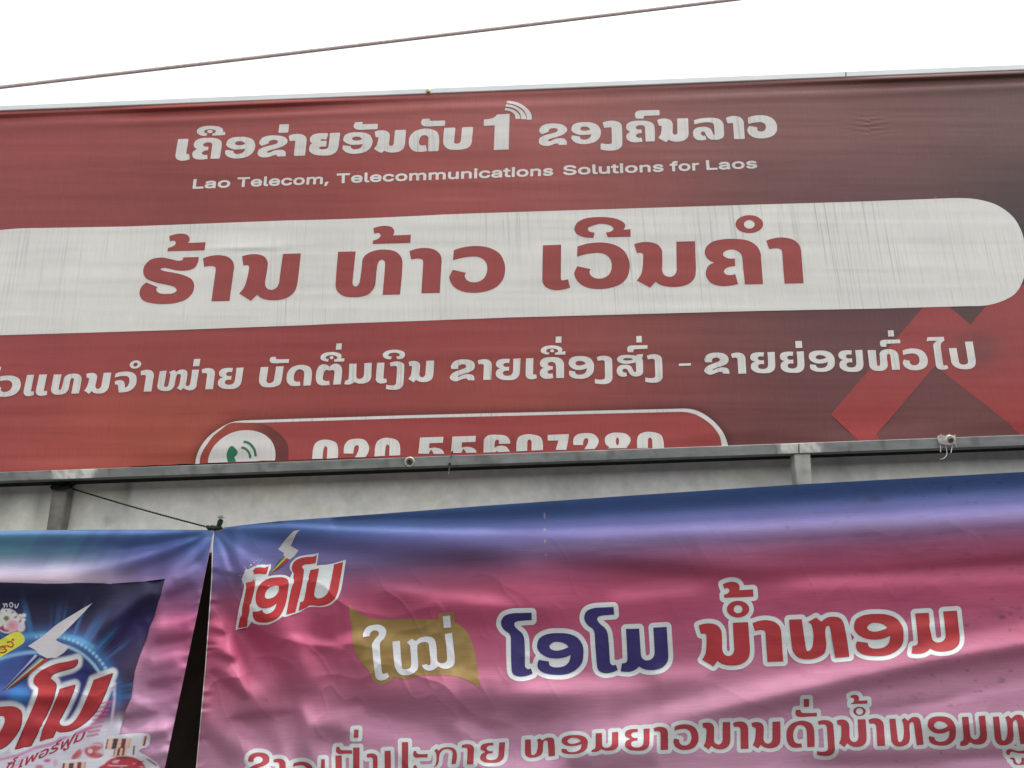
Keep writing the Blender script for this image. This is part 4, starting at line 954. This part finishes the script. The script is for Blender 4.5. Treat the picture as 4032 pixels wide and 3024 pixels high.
def right_ink(px, py):
    v = py - r_top(px)
    v = v - 26*sstep(2600, 4000, px)*0 + 40*(1-sstep(860, 1700, px))*sstep(60, 200, v)*-.6
    s = lin(_s[:, 1:])
    c = np.stack([np.interp(v, _s[:, 0], s[:, k]) for k in range(3)], 1)
    # dirt spots
    k = np.zeros(len(px))
    for x, y, rx, ry, a in ((3946,2430,15,8,.8),(3985,2393,9,4,.6),(4010,2397,16,9,.45),(4022,2432,6,5,.6),(3930,2415,28,14,.25),(3445,1968,30,10,.5),(3100,2075,9,6,.4),(3720,2060,20,6,.3),(3880,2110,10,12,.25),(1050,2756,5,3,.5),(2000,1990,0.1,.1,0)):
        k = np.maximum(k, a*np.exp(-((px-x)/rx)**2-((py-y)/ry)**2))
    k = np.maximum(k, .35*sstep(.42, .7, fbm(px/34, py/20, 3))*sstep(2700, 4000, px))
    c = c*(1-k[:, None]) + lin((70, 62, 60))*k[:, None]
    # worn white scuffs near the fold
    for x, y, rx, ry in ((2144,2030,4,12),(2145,2085,5,5),(2146,2130,3,7),(2148,2185,3,3)):
        q = np.exp(-(((px-x)/rx)**2+((py-y)/ry)**2)**2)[:, None]*.7; c = c*(1-q) + lin((190, 190, 190))*q
    return c*LOW_K*(1+.05*fbm(px/200, py/40, 3))[:, None]
def r_x(X, Y):
    u = (X-842)/(5000-842); return r_left(Y) + u*(5000 - r_left(Y))
promo = grid_sheet('promo_banner', 842 + (5000-842)*np.linspace(0, 1, 720)**1.12, r_top, r_bot, 250, S_R, right_ink, M_LOW, None, lambda X, Y: r_x(X, Y))
tag(promo, 'blue to pink detergent banner with creases, right of the black gap', 'banner')
# raw white edge of the hem
ys = np.linspace(2094, 3165, 120)
hp = np.stack([r_left(ys)+1.5, ys], 1)
tube('hem_edge', S_R.at(hp[:, 0], hp[:, 1], .001), .0017, plain('hem_edge', (.5, .45, .45), .6), promo, 6)

OUTW = lin((212, 216, 214))
def outlined(label, groups, off, ink, sp=6, step=3.0, thinby=0.0, extra=()):
    oc = contours_at(groups, off, step)
    a = patch('lettering_outline', [oc], S_R, OFF1, OUTW, M_LOWW, promo, sp)
    g = groups if not thinby else [contours_at([q], -thinby, 1.6) for q in groups]
    b = patch('lettering', [q for q in g if q], S_R, OFF2+.0004, ink, M_LOW, a, sp)
    a['label'] = 'pale outline of the ' + label; b['label'] = label
    return a, b
outlined('navy detergent name', BRANDLINE, 19, lin((54, 46, 102)))
outlined('red scent words', AROMA, 18, lin((170, 54, 58)))
for wd_ in words(TAGLINE + TAGLINE2, 34): outlined('small red tag line at the foot of the banner', wd_, 12.5, lin((168, 60, 70)), 6, 3.0, TH)
def gold_ink(px, py):
    n = fbm(px/90, py/60, 3)
    return (lin((140, 112, 64)) + (lin((160, 134, 80))-lin((140, 112, 64)))*sstep(-.3, .5, n)[:, None])
fl = patch('gold_flag', [[FLAG]], S_R, OFF1, gold_ink, M_LOW, promo, 7)
patch('lettering', NEWW, S_R, OFF2, lin((214, 214, 216)), M_LOWW, fl, 7)['label'] = 'white word on the gold flag'
lg = patch('logo', [[LOGO_BACK]], S_R, OFF1, OUTW, M_LOWW, promo, 7); lg['label'] = 'slanted red and white detergent logo with lightning flash'
patch('lettering', LOGO, S_R, OFF2, lin((178, 50, 52)), M_LOW, lg, 7)
patch('lightning_flash', [[BOLT]], S_R, OFF1, lin((200, 196, 196)), M_LOWW, lg, 7)
apx = (705, 724); bs = [(866, 500), (905, 470), (932, 462), (960, 455), (985, 462), (1032, 488)]
for i, cc in enumerate(((56, 42, 96), (60, 130, 90), (92, 150, 72), (206, 190, 80), (176, 62, 62))):
    tri = np.array([(KL[0]+KL[2]*x, KL[1]+KL[2]*y) for x, y in (apx, bs[i], bs[i+1])])
    patch('rainbow_stripe', [[tri]], S_R, OFF1, lin(cc), M_LOW, lg, 7)
an = np.linspace(0, 2*math.pi, 44, endpoint=False); rr = np.where(np.arange(44) % 2 == 0, 96, 76) + 8*np.sin(an*5)
star = np.stack([392+rr*np.cos(an)*.92, 722+rr*np.sin(an)*1.05], 1)*KL[2] + np.array(KL[:2])
spk = [[star]] + [[np.array([(KL[0]+KL[2]*x, KL[1]+KL[2]*y) for x, y in t])] for t in (
  [(470,628),(500,610),(622,446)], [(352,640),(362,634),(318,578)], [(300,738),(300,746),(205,732)], [(300,800),(310,812),(276,912)], [(470,800),(482,790),(492,860)], [(480,720),(480,712),(640,716)])]
spk += [[ellipse(x, y, r, r, KL, 10)] for x, y, r in ((428,572,15),(472,533,8),(512,505,5),(405,600,8),(545,478,5))]
patch('sparkle', spk, S_R, OFF3, lin((206, 202, 204)), M_LOWW, lg, 7)

# ------------------------------------------------------------------ lower left banner
l_top = lambda x: np.interp(x, [-260, 0, 352, 646, 822, 845], [2096, 2090, 2085.5, 2085, 2087, 2090])
l_right = lambda y: np.interp(y, [2080, 2094, 2144, 2396, 3024, 3200], [842, 840, 831, 781, 649, 612])
L_FOLDS = [
 ([(-260,2100),(400,2097),(800,2096)], 11, .55), ([(-260,2136),(300,2134),(500,2130),(780,2106)], [22,24,22,6], -.55),
 ([(-260,2250),(0,2246),(250,2238),(500,2190),(795,2112)], [40,40,36,24,6], .7), ([(425,2152),(600,2132),(790,2104)], [22,18,5], -.7),
 ([(430,2275),(560,2225),(700,2178),(806,2112)], [26,22,18,5], -.6), ([(600,2320),(690,2240),(760,2180),(818,2120)], [30,28,20,6], .65),
 ([(700,2290),(760,2230),(826,2140)], [22,16,6], -.35),
 ([(-260,2335),(0,2335),(330,2345)], 40, -.45), ([(637,2292),(500,2390),(360,2480),(250,2560)], [36,56,60,40], .6), ([(625,2335),(540,2410),(440,2500),(380,2560)], [26,40,46,40], -.65),
 ([(560,2480),(500,2600)], 36, .35), ([(600,2370),(570,2450)], 24, -.4),
 ([(665,2345),(750,2305)], 20, -.7), ([(700,2270),(780,2230)], 16, .4),
 ([(600,2455),(690,2432),(765,2424)], [22,24,12], .9), ([(625,2524),(690,2516),(742,2506)], [22,24,10], -.8), ([(585,2580),(715,2560)], [20,24], .75),
 ([(600,2640),(680,2622)], 16, -.35), ([(600,2694),(650,2688),(705,2676)], [20,27,10], -.9), ([(545,2754),(660,2738)], 20, .8), ([(500,2822),(560,2818),(612,2808)], [16,24,8], -.9),
 ([(505,2868),(650,2846)], 26, .85), ([(590,2908),(645,2900)], 16, -.6), ([(600,2960),(660,2940)], 20, .4), ([(560,3000),(640,2990)], 22, -.35),
 ([(-260,2770),(100,2764),(300,2772),(440,2790)], 20, -.5), ([(-260,2725),(150,2718),(420,2730)], 20, .35), ([(100,2830),(420,2850)], 20, .3), ([(-100,2880),(200,2890)], 24, -.25), ([(250,2645),(420,2665)], 16, -.35)]
F_L = Folds(-300, 880, 2040, 3200, L_FOLDS, .92)
def d_left(px, py):
    px = np.asarray(px, float); py = np.asarray(py, float)
    d = F_L(px, py); r = np.hypot(px-TIE[0], py-TIE[1])+1; e = l_right(py)-px
    d += .0022*np.exp(-(e/22)**2)*np.sin(py/11 + 3*vnoise(py/50, py*0+4))*sstep(2200, 2330, py)
    a = 1-np.abs(fbm(px/220+py/500+31, py/150-px/700, 2))*2.6
    d += .0022*np.maximum(a, 0)**3*sstep(2200, 2500, py) + .0012*fbm(px/300, py/80, 3)
    return d - .020*np.exp(-(r/90)**2)
S_L = Sheet(YL - .004, d_left)
_sl = np.array([(0,112,158,205),(45,96,150,180),(90,96,140,158),(140,170,170,196),(190,206,186,202),(300,206,170,190),(420,200,150,180),(1200,215,165,195)], float)
_sr = np.array([(0,96,132,190),(60,84,104,168),(120,112,112,172),(200,142,118,170),(280,166,104,150),(360,196,98,140),(520,206,112,154),(720,214,138,180),(950,222,165,202),(1200,222,165,202)], float)
def left_ink(px, py):
    v = py-l_top(px); t = sstep(120, 560, px - .5*(py-2100))
    a, b = lin(_sl[:, 1:]), lin(_sr[:, 1:])
    A = np.stack([np.interp(v, _sl[:, 0], a[:, k]) for k in range(3)], 1); B = np.stack([np.interp(v, _sr[:, 0], b[:, k]) for k in range(3)], 1)
    c = A*(1-t[:, None]) + B*t[:, None]
    q = sstep(.12, .45, vnoise((px+.62*(py-2090))/46.0, py/900))*np.exp(-((v-70)/90)**2)*sstep(30, 160, px)
    c = c*(1-.35*q[:, None]) + lin((88, 96, 160))*.35*q[:, None]
    return c*LOW_K*(1+.05*fbm(px/200, py/40, 3))[:, None]
def l_x(X, Y):
    u = (X+900)/(842+900); return -900 + u*(l_right(Y)+900)
prl = grid_sheet('promo_banner', np.linspace(-900, 842, 390), l_top, r_bot, 260, S_L, left_ink, M_LOW, None, lambda X, Y: l_x(X, Y))
tag(prl, 'banner with navy detergent pack picture, left of the black gap', 'banner')

# the printed pack: its picture is painted into fine mesh colours
def brush(c, px, py, pts, w, col, a=1.0, soft=.5):
    P = np.array(pts, float); s = P[:-1]; e = P[1:]-s; L = (e**2).sum(1)+1e-9
    lo = P.min(0)-w*2; hi = P.max(0)+w*2; m = (px > lo[0]) & (px < hi[0]) & (py > lo[1]) & (py < hi[1])
    if not m.any(): return
    Q = np.stack([px[m], py[m]], 1); r = Q[:, None]-s[None]; t = np.clip((r*e).sum(2)/L, 0, 1)
    d = np.sqrt(((r-t[..., None]*e)**2).sum(2).min(1))
    k = a*(1-sstep(w*(1-soft), w*(1+soft), d)); c[m] = c[m]*(1-k[:, None]) + lin(col)*k[:, None]
def blob(c, px, py, x, y, rx, ry, col, a=1.0, rot=0.0, soft=.35):
    u = (px-x)*math.cos(rot)+(py-y)*math.sin(rot); v = -(px-x)*math.sin(rot)+(py-y)*math.cos(rot)
    k = a*(1-sstep(1-soft, 1+soft, np.hypot(u/rx, v/ry))); c[:] = c*(1-k[:, None]) + lin(col)*k[:, None]
def KP(pts): return [(PK[0]+PK[2]*x, PK[1]+PK[2]*y) for x, y in pts]
PLG = [q for g in PLOGO for q in g]
def pack_ink(px, py):
    n = fbm(px/60, py/60, 3); N = len(px)
    c = np.ones((N, 3))*lin((31, 28, 58))
    d1 = sstep(330, 640, px)*0
    c = c + (lin((54, 47, 82))-lin((31, 28, 58)))*(sstep(2380, 2520, py)*.8)[:, None]
    c = c + (lin((60, 46, 110))-c)*(sstep(380, 520, px)*sstep(2330, 2480, py)*.45)[:, None]
    q = sstep(430, 600, px+.35*(py-2500))*sstep(2460, 2600, py); c = c*(1-.7*q[:, None]) + lin((62, 50, 60))*.7*q[:, None]
    q = sstep(2720, 2860, py)*sstep(330, 430, px); c = c*(1-q[:, None]) + lin((122, 62, 66))*q[:, None]
    # ring of blue light with rays
    cx, cy = 190.0, 2765.0; dx = px-cx; dy = (py-cy); r = np.hypot(dx, dy); th = np.arctan2(dy, dx)
    ray = .5+.5*vnoise(th*15, r*0+2); ray2 = .5+.5*vnoise(th*34, r/300)
    g = np.exp(-((r-262)/34)**2)*.75 + .9*np.exp(-((r-285-60*ray)/62)**2)*ray2*sstep(.35, .8, ray)
    g = g*sstep(-.1, .35, -dy/300+.25); g = np.clip(g, 0, 1)
    c = c*(1-g[:, None]*.8) + lin((70, 128, 190))*g[:, None]*.8
    ins = sstep(270, 200, r)*sstep(2480, 2560, py); c = c*(1-.55*ins[:, None]) + lin((48, 62, 132))*.55*ins[:, None]
    gw = sstep(2480, 2560, py)*sstep(140, 60, px)*.5; c = c*(1-gw[:, None]) + lin((72, 100, 170))*gw[:, None]
    for a0, a1, rr_ in ((-1.75, -.12, 262), (-1.3, -.2, 232)):
        for a in np.linspace(a0, a1, 24):
            blob(c, px, py, cx+rr_*math.cos(a), cy+rr_*math.sin(a), 6, 6, (176, 214, 232), .8, 0, .8)
    for i in range(16): blob(c, px, py, 4+i*9.3, 2592-24*math.sin(i/15*1.6), 6, 6, (170, 205, 232), .75, 0, .8)
    brush(c, px, py, [(-20, 2600), (60, 2575), (130, 2566), (190, 2580)], 9, (104, 160, 210), .55, .8)
    brush(c, px, py, [(95, 2506), (170, 2500), (240, 2502), (310, 2520), (360, 2548)], 11, (100, 165, 205), .6, .8)
    blob(c, px, py, 75, 2738, 42, 36, (58, 118, 180), 1, 0, .7)
    brush(c, px, py, KP([(590, 845), (700, 800), (800, 790)]), 10, (58, 66, 140), .9, .6)
    # lower part: white glow, pink ribbons, flowers
    q = sstep(2870, 2935, py + .28*(px-200)); c = c*(1-q[:, None]) + lin((206, 204, 214))*q[:, None]
    P = np.stack([px, py], 1); sd = np.full(N, 99.0)
    m = (py > 2540) & (px < 500)
    if m.any():
        s_ = seg_dist(P[m], PLG); s_[inside(P[m], PLG)] *= -1; sd[m] = s_
    k = sstep(27, 13, sd); c = c*(1-k[:, None]) + lin((216, 217, 220))*k[:, None]
    for i in range(9):
        y = 2765+i*16; brush(c, px, py, [(392-6*i, y+6), (440-7*i, y-2)], 4.5, (188, 84, 128), .75, .6)
    brush(c, px, py, [(452, 2690), (450, 2760), (438, 2850), (425, 2890)], 5, (214, 190, 210), .7, .7)
    brush(c, px, py, [(0, 2990), (70, 2975), (140, 2945), (200, 2930), (255, 2905)], 6, (196, 110, 160), .75, .6)
    brush(c, px, py, [(300, 2890), (330, 2876), (356, 2866)], 7, (196, 96, 150), .85, .5)
    brush(c, px, py, [(60, 3020), (80, 2990), (110, 2975)], 5, (206, 150, 186), .7, .6)
    brush(c, px, py, [(255, 2905), (268, 2902)], 5, (206, 150, 186), .7, .6)
    blob(c, px, py, 186, 2995, 14, 7, (190, 72, 120), .9, -.1, .4); blob(c, px, py, 218, 3004, 10, 14, (206, 150, 180), .7)
    blob(c, px, py, 155, 3020, 16, 8, (190, 80, 110), .8)
    for x, y, a, b, rot in ((308, 2968, 20, 12, -1.0), (292, 2980, 9, 14, .5), (372, 2945, 34, 17, -.35), (380, 2975, 30, 12, .1), (352, 2962, 22, 16, .6)):
        blob(c, px, py, x, y, a, b, (188, 62, 72), .85, rot, .4)
    blob(c, px, py, 355, 2957, 10, 9, (226, 206, 212), .9); brush(c, px, py, [(345, 2940), (372, 2932), (395, 2935)], 3.5, (232, 190, 200), .8)
    # round flower badge
    bx, by = 28.0, 2445.0
    blob(c, px, py, bx, by, 49, 48, (210, 206, 210), 1, 0, .04); blob(c, px, py, bx, by, 44, 43, (150, 50, 84), 1, 0, .05)
    for i in range(9):
        a = i*.698+.2; blob(c, px, py, 24+27*math.cos(a), 2436+23*math.sin(a), 19, 9.5, (204, 206, 200), 1, a, .2)
    blob(c, px, py, 25, 2435, 11, 10, (132, 108, 50), 1, 0, .3)
    for x, y in ((94, 2423), (92, 2440), (80, 2426), (72, 2436), (76, 2452), (88, 2453), (66, 2452)): blob(c, px, py, x, y, 9, 8, (212, 210, 214), 1, 0, .25)
    blob(c, px, py, 79, 2429, 5, 5, (206, 200, 96)); blob(c, px, py, 78, 2448, 5, 5, (170, 70, 110), .8)
    blob(c, px, py, 50, 2466, 25, 24, (212, 160, 168), 1, 0, .25); blob(c, px, py, 47, 2464, 12, 10, (196, 120, 132), .6, 0, .6)
    blob(c, px, py, 84, 2472, 14, 18, (214, 196, 204), 1, .6, .3)
    return c*1.05*(1+.06*n)[:, None]
pack_poly = outline("-700,2310 0,2293 300,2295 450,2297 560,2290 650,2279 634,2344 611,2414 564,2549 531,2643 517,2749 493,2807 470,2890 455,2960 430,3060 400,3165 -700,3165")
pk = patch('detergent_pack_picture', [[pack_poly]], S_L, OFF1*.8, pack_ink, M_LOW, prl, 4.2); pk['label'] = 'printed navy detergent pack with blue light ring and flower badge'
patch('lettering', [g for g in PLOGO], S_L, OFF2, lin((178, 56, 60)), M_LOW, pk, 7)['label'] = 'large slanted red lettering on the pack'
# dark lower edge of the letters lies between letters and glow
sh = [[q + np.array([2.6, 2.2]) for q in g] for g in PLOGO]
patch('letter_shade', sh, S_L, OFF1*1.4, lin((96, 50, 72)), M_LOW, pk, 7)
patch('lightning_flash', [[PBOLT]], S_L, OFF2, lin((208, 204, 206)), M_LOWW, pk, 7)
ap = KP([(-60, 1020)])[0]; bb = KP([(330, 590), (352, 603), (372, 618), (392, 628), (412, 632), (470, 628)])
for i, cc in enumerate(((176, 178, 206), (60, 44, 92), (96, 140, 186), (208, 206, 96), (176, 62, 66))):
    patch('rainbow_stripe', [[np.array([ap, bb[i], bb[i+1]])]], S_L, OFF1*1.9, lin(cc), M_LOW, pk, 7)
yl = outline("-300,1640 -300,1200 -10,1055 ~230,915 ~330,875 ~420,878 ~490,930 ~535,1010 ~528,1090 ~470,1150 0,1430", PZ)
yp = patch('yellow_label', [[yl]], S_L, OFF1*1.6, lin((214, 212, 74)), M_LOW, pk, 7)
patch('lettering', [[ribbon([(-12, 1212), (60, 1190), (130, 1190), (60, 1235), (20, 1255), (110, 1245), (135, 1285), (70, 1325), (0, 1318)], 34, PZ)], [ribbon([(150, 1105), (215, 1085), (250, 1090), (190, 1150), (160, 1180), (240, 1205), (285, 1180), (270, 1110), (250, 1088)][:3] + [(285, 1140), (260, 1200), (190, 1190), (155, 1160)], 30, PZ)], [ellipse(280, 1045, 32, 26, PZ, 14)]], S_L, OFF2, lin((178, 70, 48)), M_LOW, yp, 7)
patch('lettering', [[ribbon([(62,270),(85,262),(92,300),(90,350)], 22, PZ)], [ribbon([(96,310),(125,262),(148,270),(152,338)], 22, PZ)], [ellipse(245,285,48,56,PZ,22), ellipse(243,286,26,34,PZ,22)],
   [ribbon([(322,268),(334,290),(330,338),(350,352),(385,310),(404,252)], 22, PZ)]], S_L, OFF1*1.8, lin((206, 202, 214)), M_LOWW, pk, 7)
tx = font_contours('เพอร์ฟูม', .018); A_ = np.vstack(tx); o_ = A_[:, 0].min(); wx = A_[:, 0].max()-o_
ex = np.array([252.0, -112.0]); ey = np.array([24.0, -58.0])
th_ = [[np.array([72.0, 3024.0])[None] + ((q[:, 0]-o_)/wx)[:, None]*ex + (q[:, 1])[:, None]*ey*1.0 for q in tx]]
tx = font_contours('ซ์', .018); o2 = np.vstack(tx)[:, 0].min(); w2 = np.vstack(tx)[:, 0].max()-o2
th_.append([np.array([18.0, 3036.0])[None] + ((q[:, 0]-o2)/w2)[:, None]*np.array([36., -13.]) + q[:, 1][:, None]*ey for q in tx])
th_ = [contours_at([g], .9, 1.0) for g in th_]
patch('lettering', th_, S_L, OFF1*1.8, lin((168, 50, 76)), M_LOW, pk, 7)['label'] = 'thin red script under the large lettering'
# perfume bottles printed over the pack's foot
PB = (250, 2850, 400/2212)
def bottle_ink(px, py):
    x = (px-PB[0])/PB[2]; y = (py-PB[1])/PB[2]; c = np.ones((len(px), 3))*lin((216, 214, 220))
    def rect(x0, x1, y0, y1, sh, col, a=1.0):
        u = x + sh*(y-y0); k = a*sstep(x0-9, x0+9, u)*(1-sstep(x1-9, x1+9, u))*sstep(y0-7, y0+7, y+.045*(x-1200))*(1-sstep(y1-7, y1+7, y+.03*(x-1200)))
        c[:] = c*(1-k[:, None]) + lin(col)*k[:, None]
    rect(955, 1480, 320, 545, .21, (226, 190, 168))
    for a, b, cc in ((955, 985, (122, 60, 66)), (1090, 1195, (86, 64, 66)), (1280, 1370, (120, 62, 74)), (1440, 1480, (214, 176, 156))): rect(a, b, 320, 545, .21, cc)
    rect(1765, 1812, 290, 500, .21, (138, 62, 62)); rect(1735, 1765, 290, 500, .21, (224, 186, 168))
    rect(1110, 1400, 530, 710, .20, (226, 190, 168))
    for a, b in ((1115, 1140), (1190, 1245), (1300, 1345)): rect(a, b, 520, 700, .2, (112, 62, 66))
    rect(1520, 1556, 500, 690, .1, (132, 66, 66))
    rect(-10, 500, 800, 1100, .12, (222, 190, 172))
    for a, b, cc in ((-10, 40, (130, 62, 66)), (130, 235, (92, 66, 68)), (310, 400, (128, 62, 74)), (450, 500, (200, 160, 152))): rect(a, b, 800, 1100, .12, cc)
    # red glass shoulder
    k = 1-sstep(.96, 1.04, np.hypot((x-1320)/470, (y-1010)/310)); k = np.maximum(k, (1-sstep(.96, 1.04, np.hypot((x-1200)/560, (y-1180)/360))))*sstep(680, 700, y)
    n = fbm(x/170, y/50, 3); g = lin((186, 64, 74))*np.ones((len(x), 3)) + (lin((226, 150, 166))-lin((186, 64, 74)))*sstep(.25, .5, n)[:, None]
    c[:] = c*(1-k[:, None]) + g*k[:, None]
    for x0, y0, rx, ry, cc, a in ((1290, 745, 150, 26, (96, 66, 68), .9), (1180, 712, 250, 12, (214, 160, 168), .8), (1690, 820, 60, 20, (92, 60, 64), .8), (1200, 915, 200, 18, (232, 200, 208), .8), (1130, 830, 70, 34, (222, 190, 204), .7)):
        q = a*(1-sstep(.7, 1.25, np.hypot((x-x0)/rx, (y-y0)/ry))); c[:] = c*(1-q[:, None]) + lin(cc)*q[:, None]
    q = .8*(1-sstep(.85, 1.15, np.abs((y-760)-.62*(x-1800))/22))*sstep(1780, 1830, x)*(1-sstep(2000, 2060, x)); c[:] = c*(1-q[:, None]) + lin((120, 66, 72))*q[:, None]
    return c*1.05
bp_ = outline("-60,790 ~200,775 ~520,770 700,760 ~830,720 ~900,650 880,590 ~870,480 ~895,350 ~960,290 ~1200,240 ~1600,205 ~1850,225 ~1895,270 ~1880,390 ~1830,500 ~1700,540 1640,590 ~1700,640 ~1850,720 ~2020,840 ~2090,930 ~2110,1100 2110,1740 -60,1740", PB)
patch('perfume_bottle_picture', [[bp_]], S_L, OFF2, bottle_ink, M_LOW, prl, 4.2)['label'] = 'printed red perfume bottles with striped caps'
ys = np.linspace(2100, 3165, 110)
hp = np.stack([l_right(ys)-1.2, ys], 1)
tube('hem_edge', S_L.at(hp[:, 0], hp[:, 1], -.0005), .0010, plain('hem_edge_pink', (.35, .18, .26), .6), prl, 6)

# ------------------------------------------------------------------ cord, knot, overhead cable
cord = empty('tie_cord', plane_pt(840, 2080, YL-.02), 'dark green cord tied from the left post to the gathered banner corners', 'cord')
def rope_pts(a, b, sag, n=40):
    a = np.array(a); b = np.array(b); t = np.linspace(0, 1, n)[:, None]
    return a + (b-a)*t + np.array([0, 0, -1.0])*sag*4*t*(1-t)
pA = plane_pt(285, 1924, 3.05); pB = plane_pt(824, 2077, YL-.03)
P = rope_pts(pA, pB, .004, 160)
tube('line', P, .0031*(1+.12*np.sin(np.arange(160)*2.1)), M_CORD, cord, 8)
for i in range(6):                      # wraps round the head of the left post
    y0 = 1893+i*5.5; q = []
    for a in np.linspace(0, 2*math.pi, 26):
        px = 243 + 42*math.cos(a) + 4*math.sin(3*a+i); py = y0 + 5*math.sin(a*1.0+i*1.3) - .12*(px-243)
        q.append(plane_pt(px, py, 3.08 - .035*math.sin(a)))
    tube('wrap', q, .0034, M_CORD, cord, 7)
tube('wrap', [plane_pt(x, y, 3.05) for x, y in ((214, 1898), (236, 1908), (262, 1901), (288, 1912), (302, 1902), (322, 1880))], .0040, M_CORD, cord, 7)
def knot(pts, r, nm): tube(nm, [plane_pt(x, y, YL-.030+dz) for x, y, dz in pts], r, M_CORD, cord, 10)
knot([(816,2073,0),(824,2080,-.006),(836,2078,-.010),(848,2081,-.010),(862,2078,-.006),(876,2081,0)], [.006,.0085,.0095,.0095,.0075,.004], 'knot')
knot([(820,2082,.004),(832,2073,-.004),(846,2075,-.012),(860,2083,-.006),(872,2076,.002)], .0055, 'knot')
knot([(856,2080,-.004),(862,2068,-.006),(867,2056,-.006),(870,2046,-.005)], [.0075,.0085,.0105,.0085], 'tail')
for i in range(26):
    a = random.uniform(-1.0, 1.0); l = random.uniform(10, 20)
    tube('fray', [plane_pt(870+a*3, 2046, YL-.035), plane_pt(870+a*7, 2046-l*.6, YL-.036), plane_pt(870+a*16+random.uniform(-3, 3), 2046-l*(1-.35*abs(a)), YL-.036+random.uniform(-.006, .006))], [.0012, .0010, .0005], M_FRAY, cord, 5)
# brass-free eyelet: gathered white edge just under the knot
tube('eyelet', [plane_pt(x, y, YL-.024) for x, y in ((842, 2089), (856, 2087), (872, 2085), (882, 2080))], [.003, .0045, .0045, .0025], plain('eyelet_edge', (.5, .45, .4), .6), cord, 8)

cb = []
for x in np.linspace(-600, 3600, 60):
    y = np.interp(x, [-600, 0, 1000, 2000, 2871, 3600], [411, 343.5, 227, 107, 0, -92]) - .0
    cb.append(plane_pt(x, y, 4.6))
ca = tube('overhead_cable', cb, .0135, M_CABLE, None, 10)
tag(ca, 'thin dark service cable crossing the white sky above the sign', 'cable')
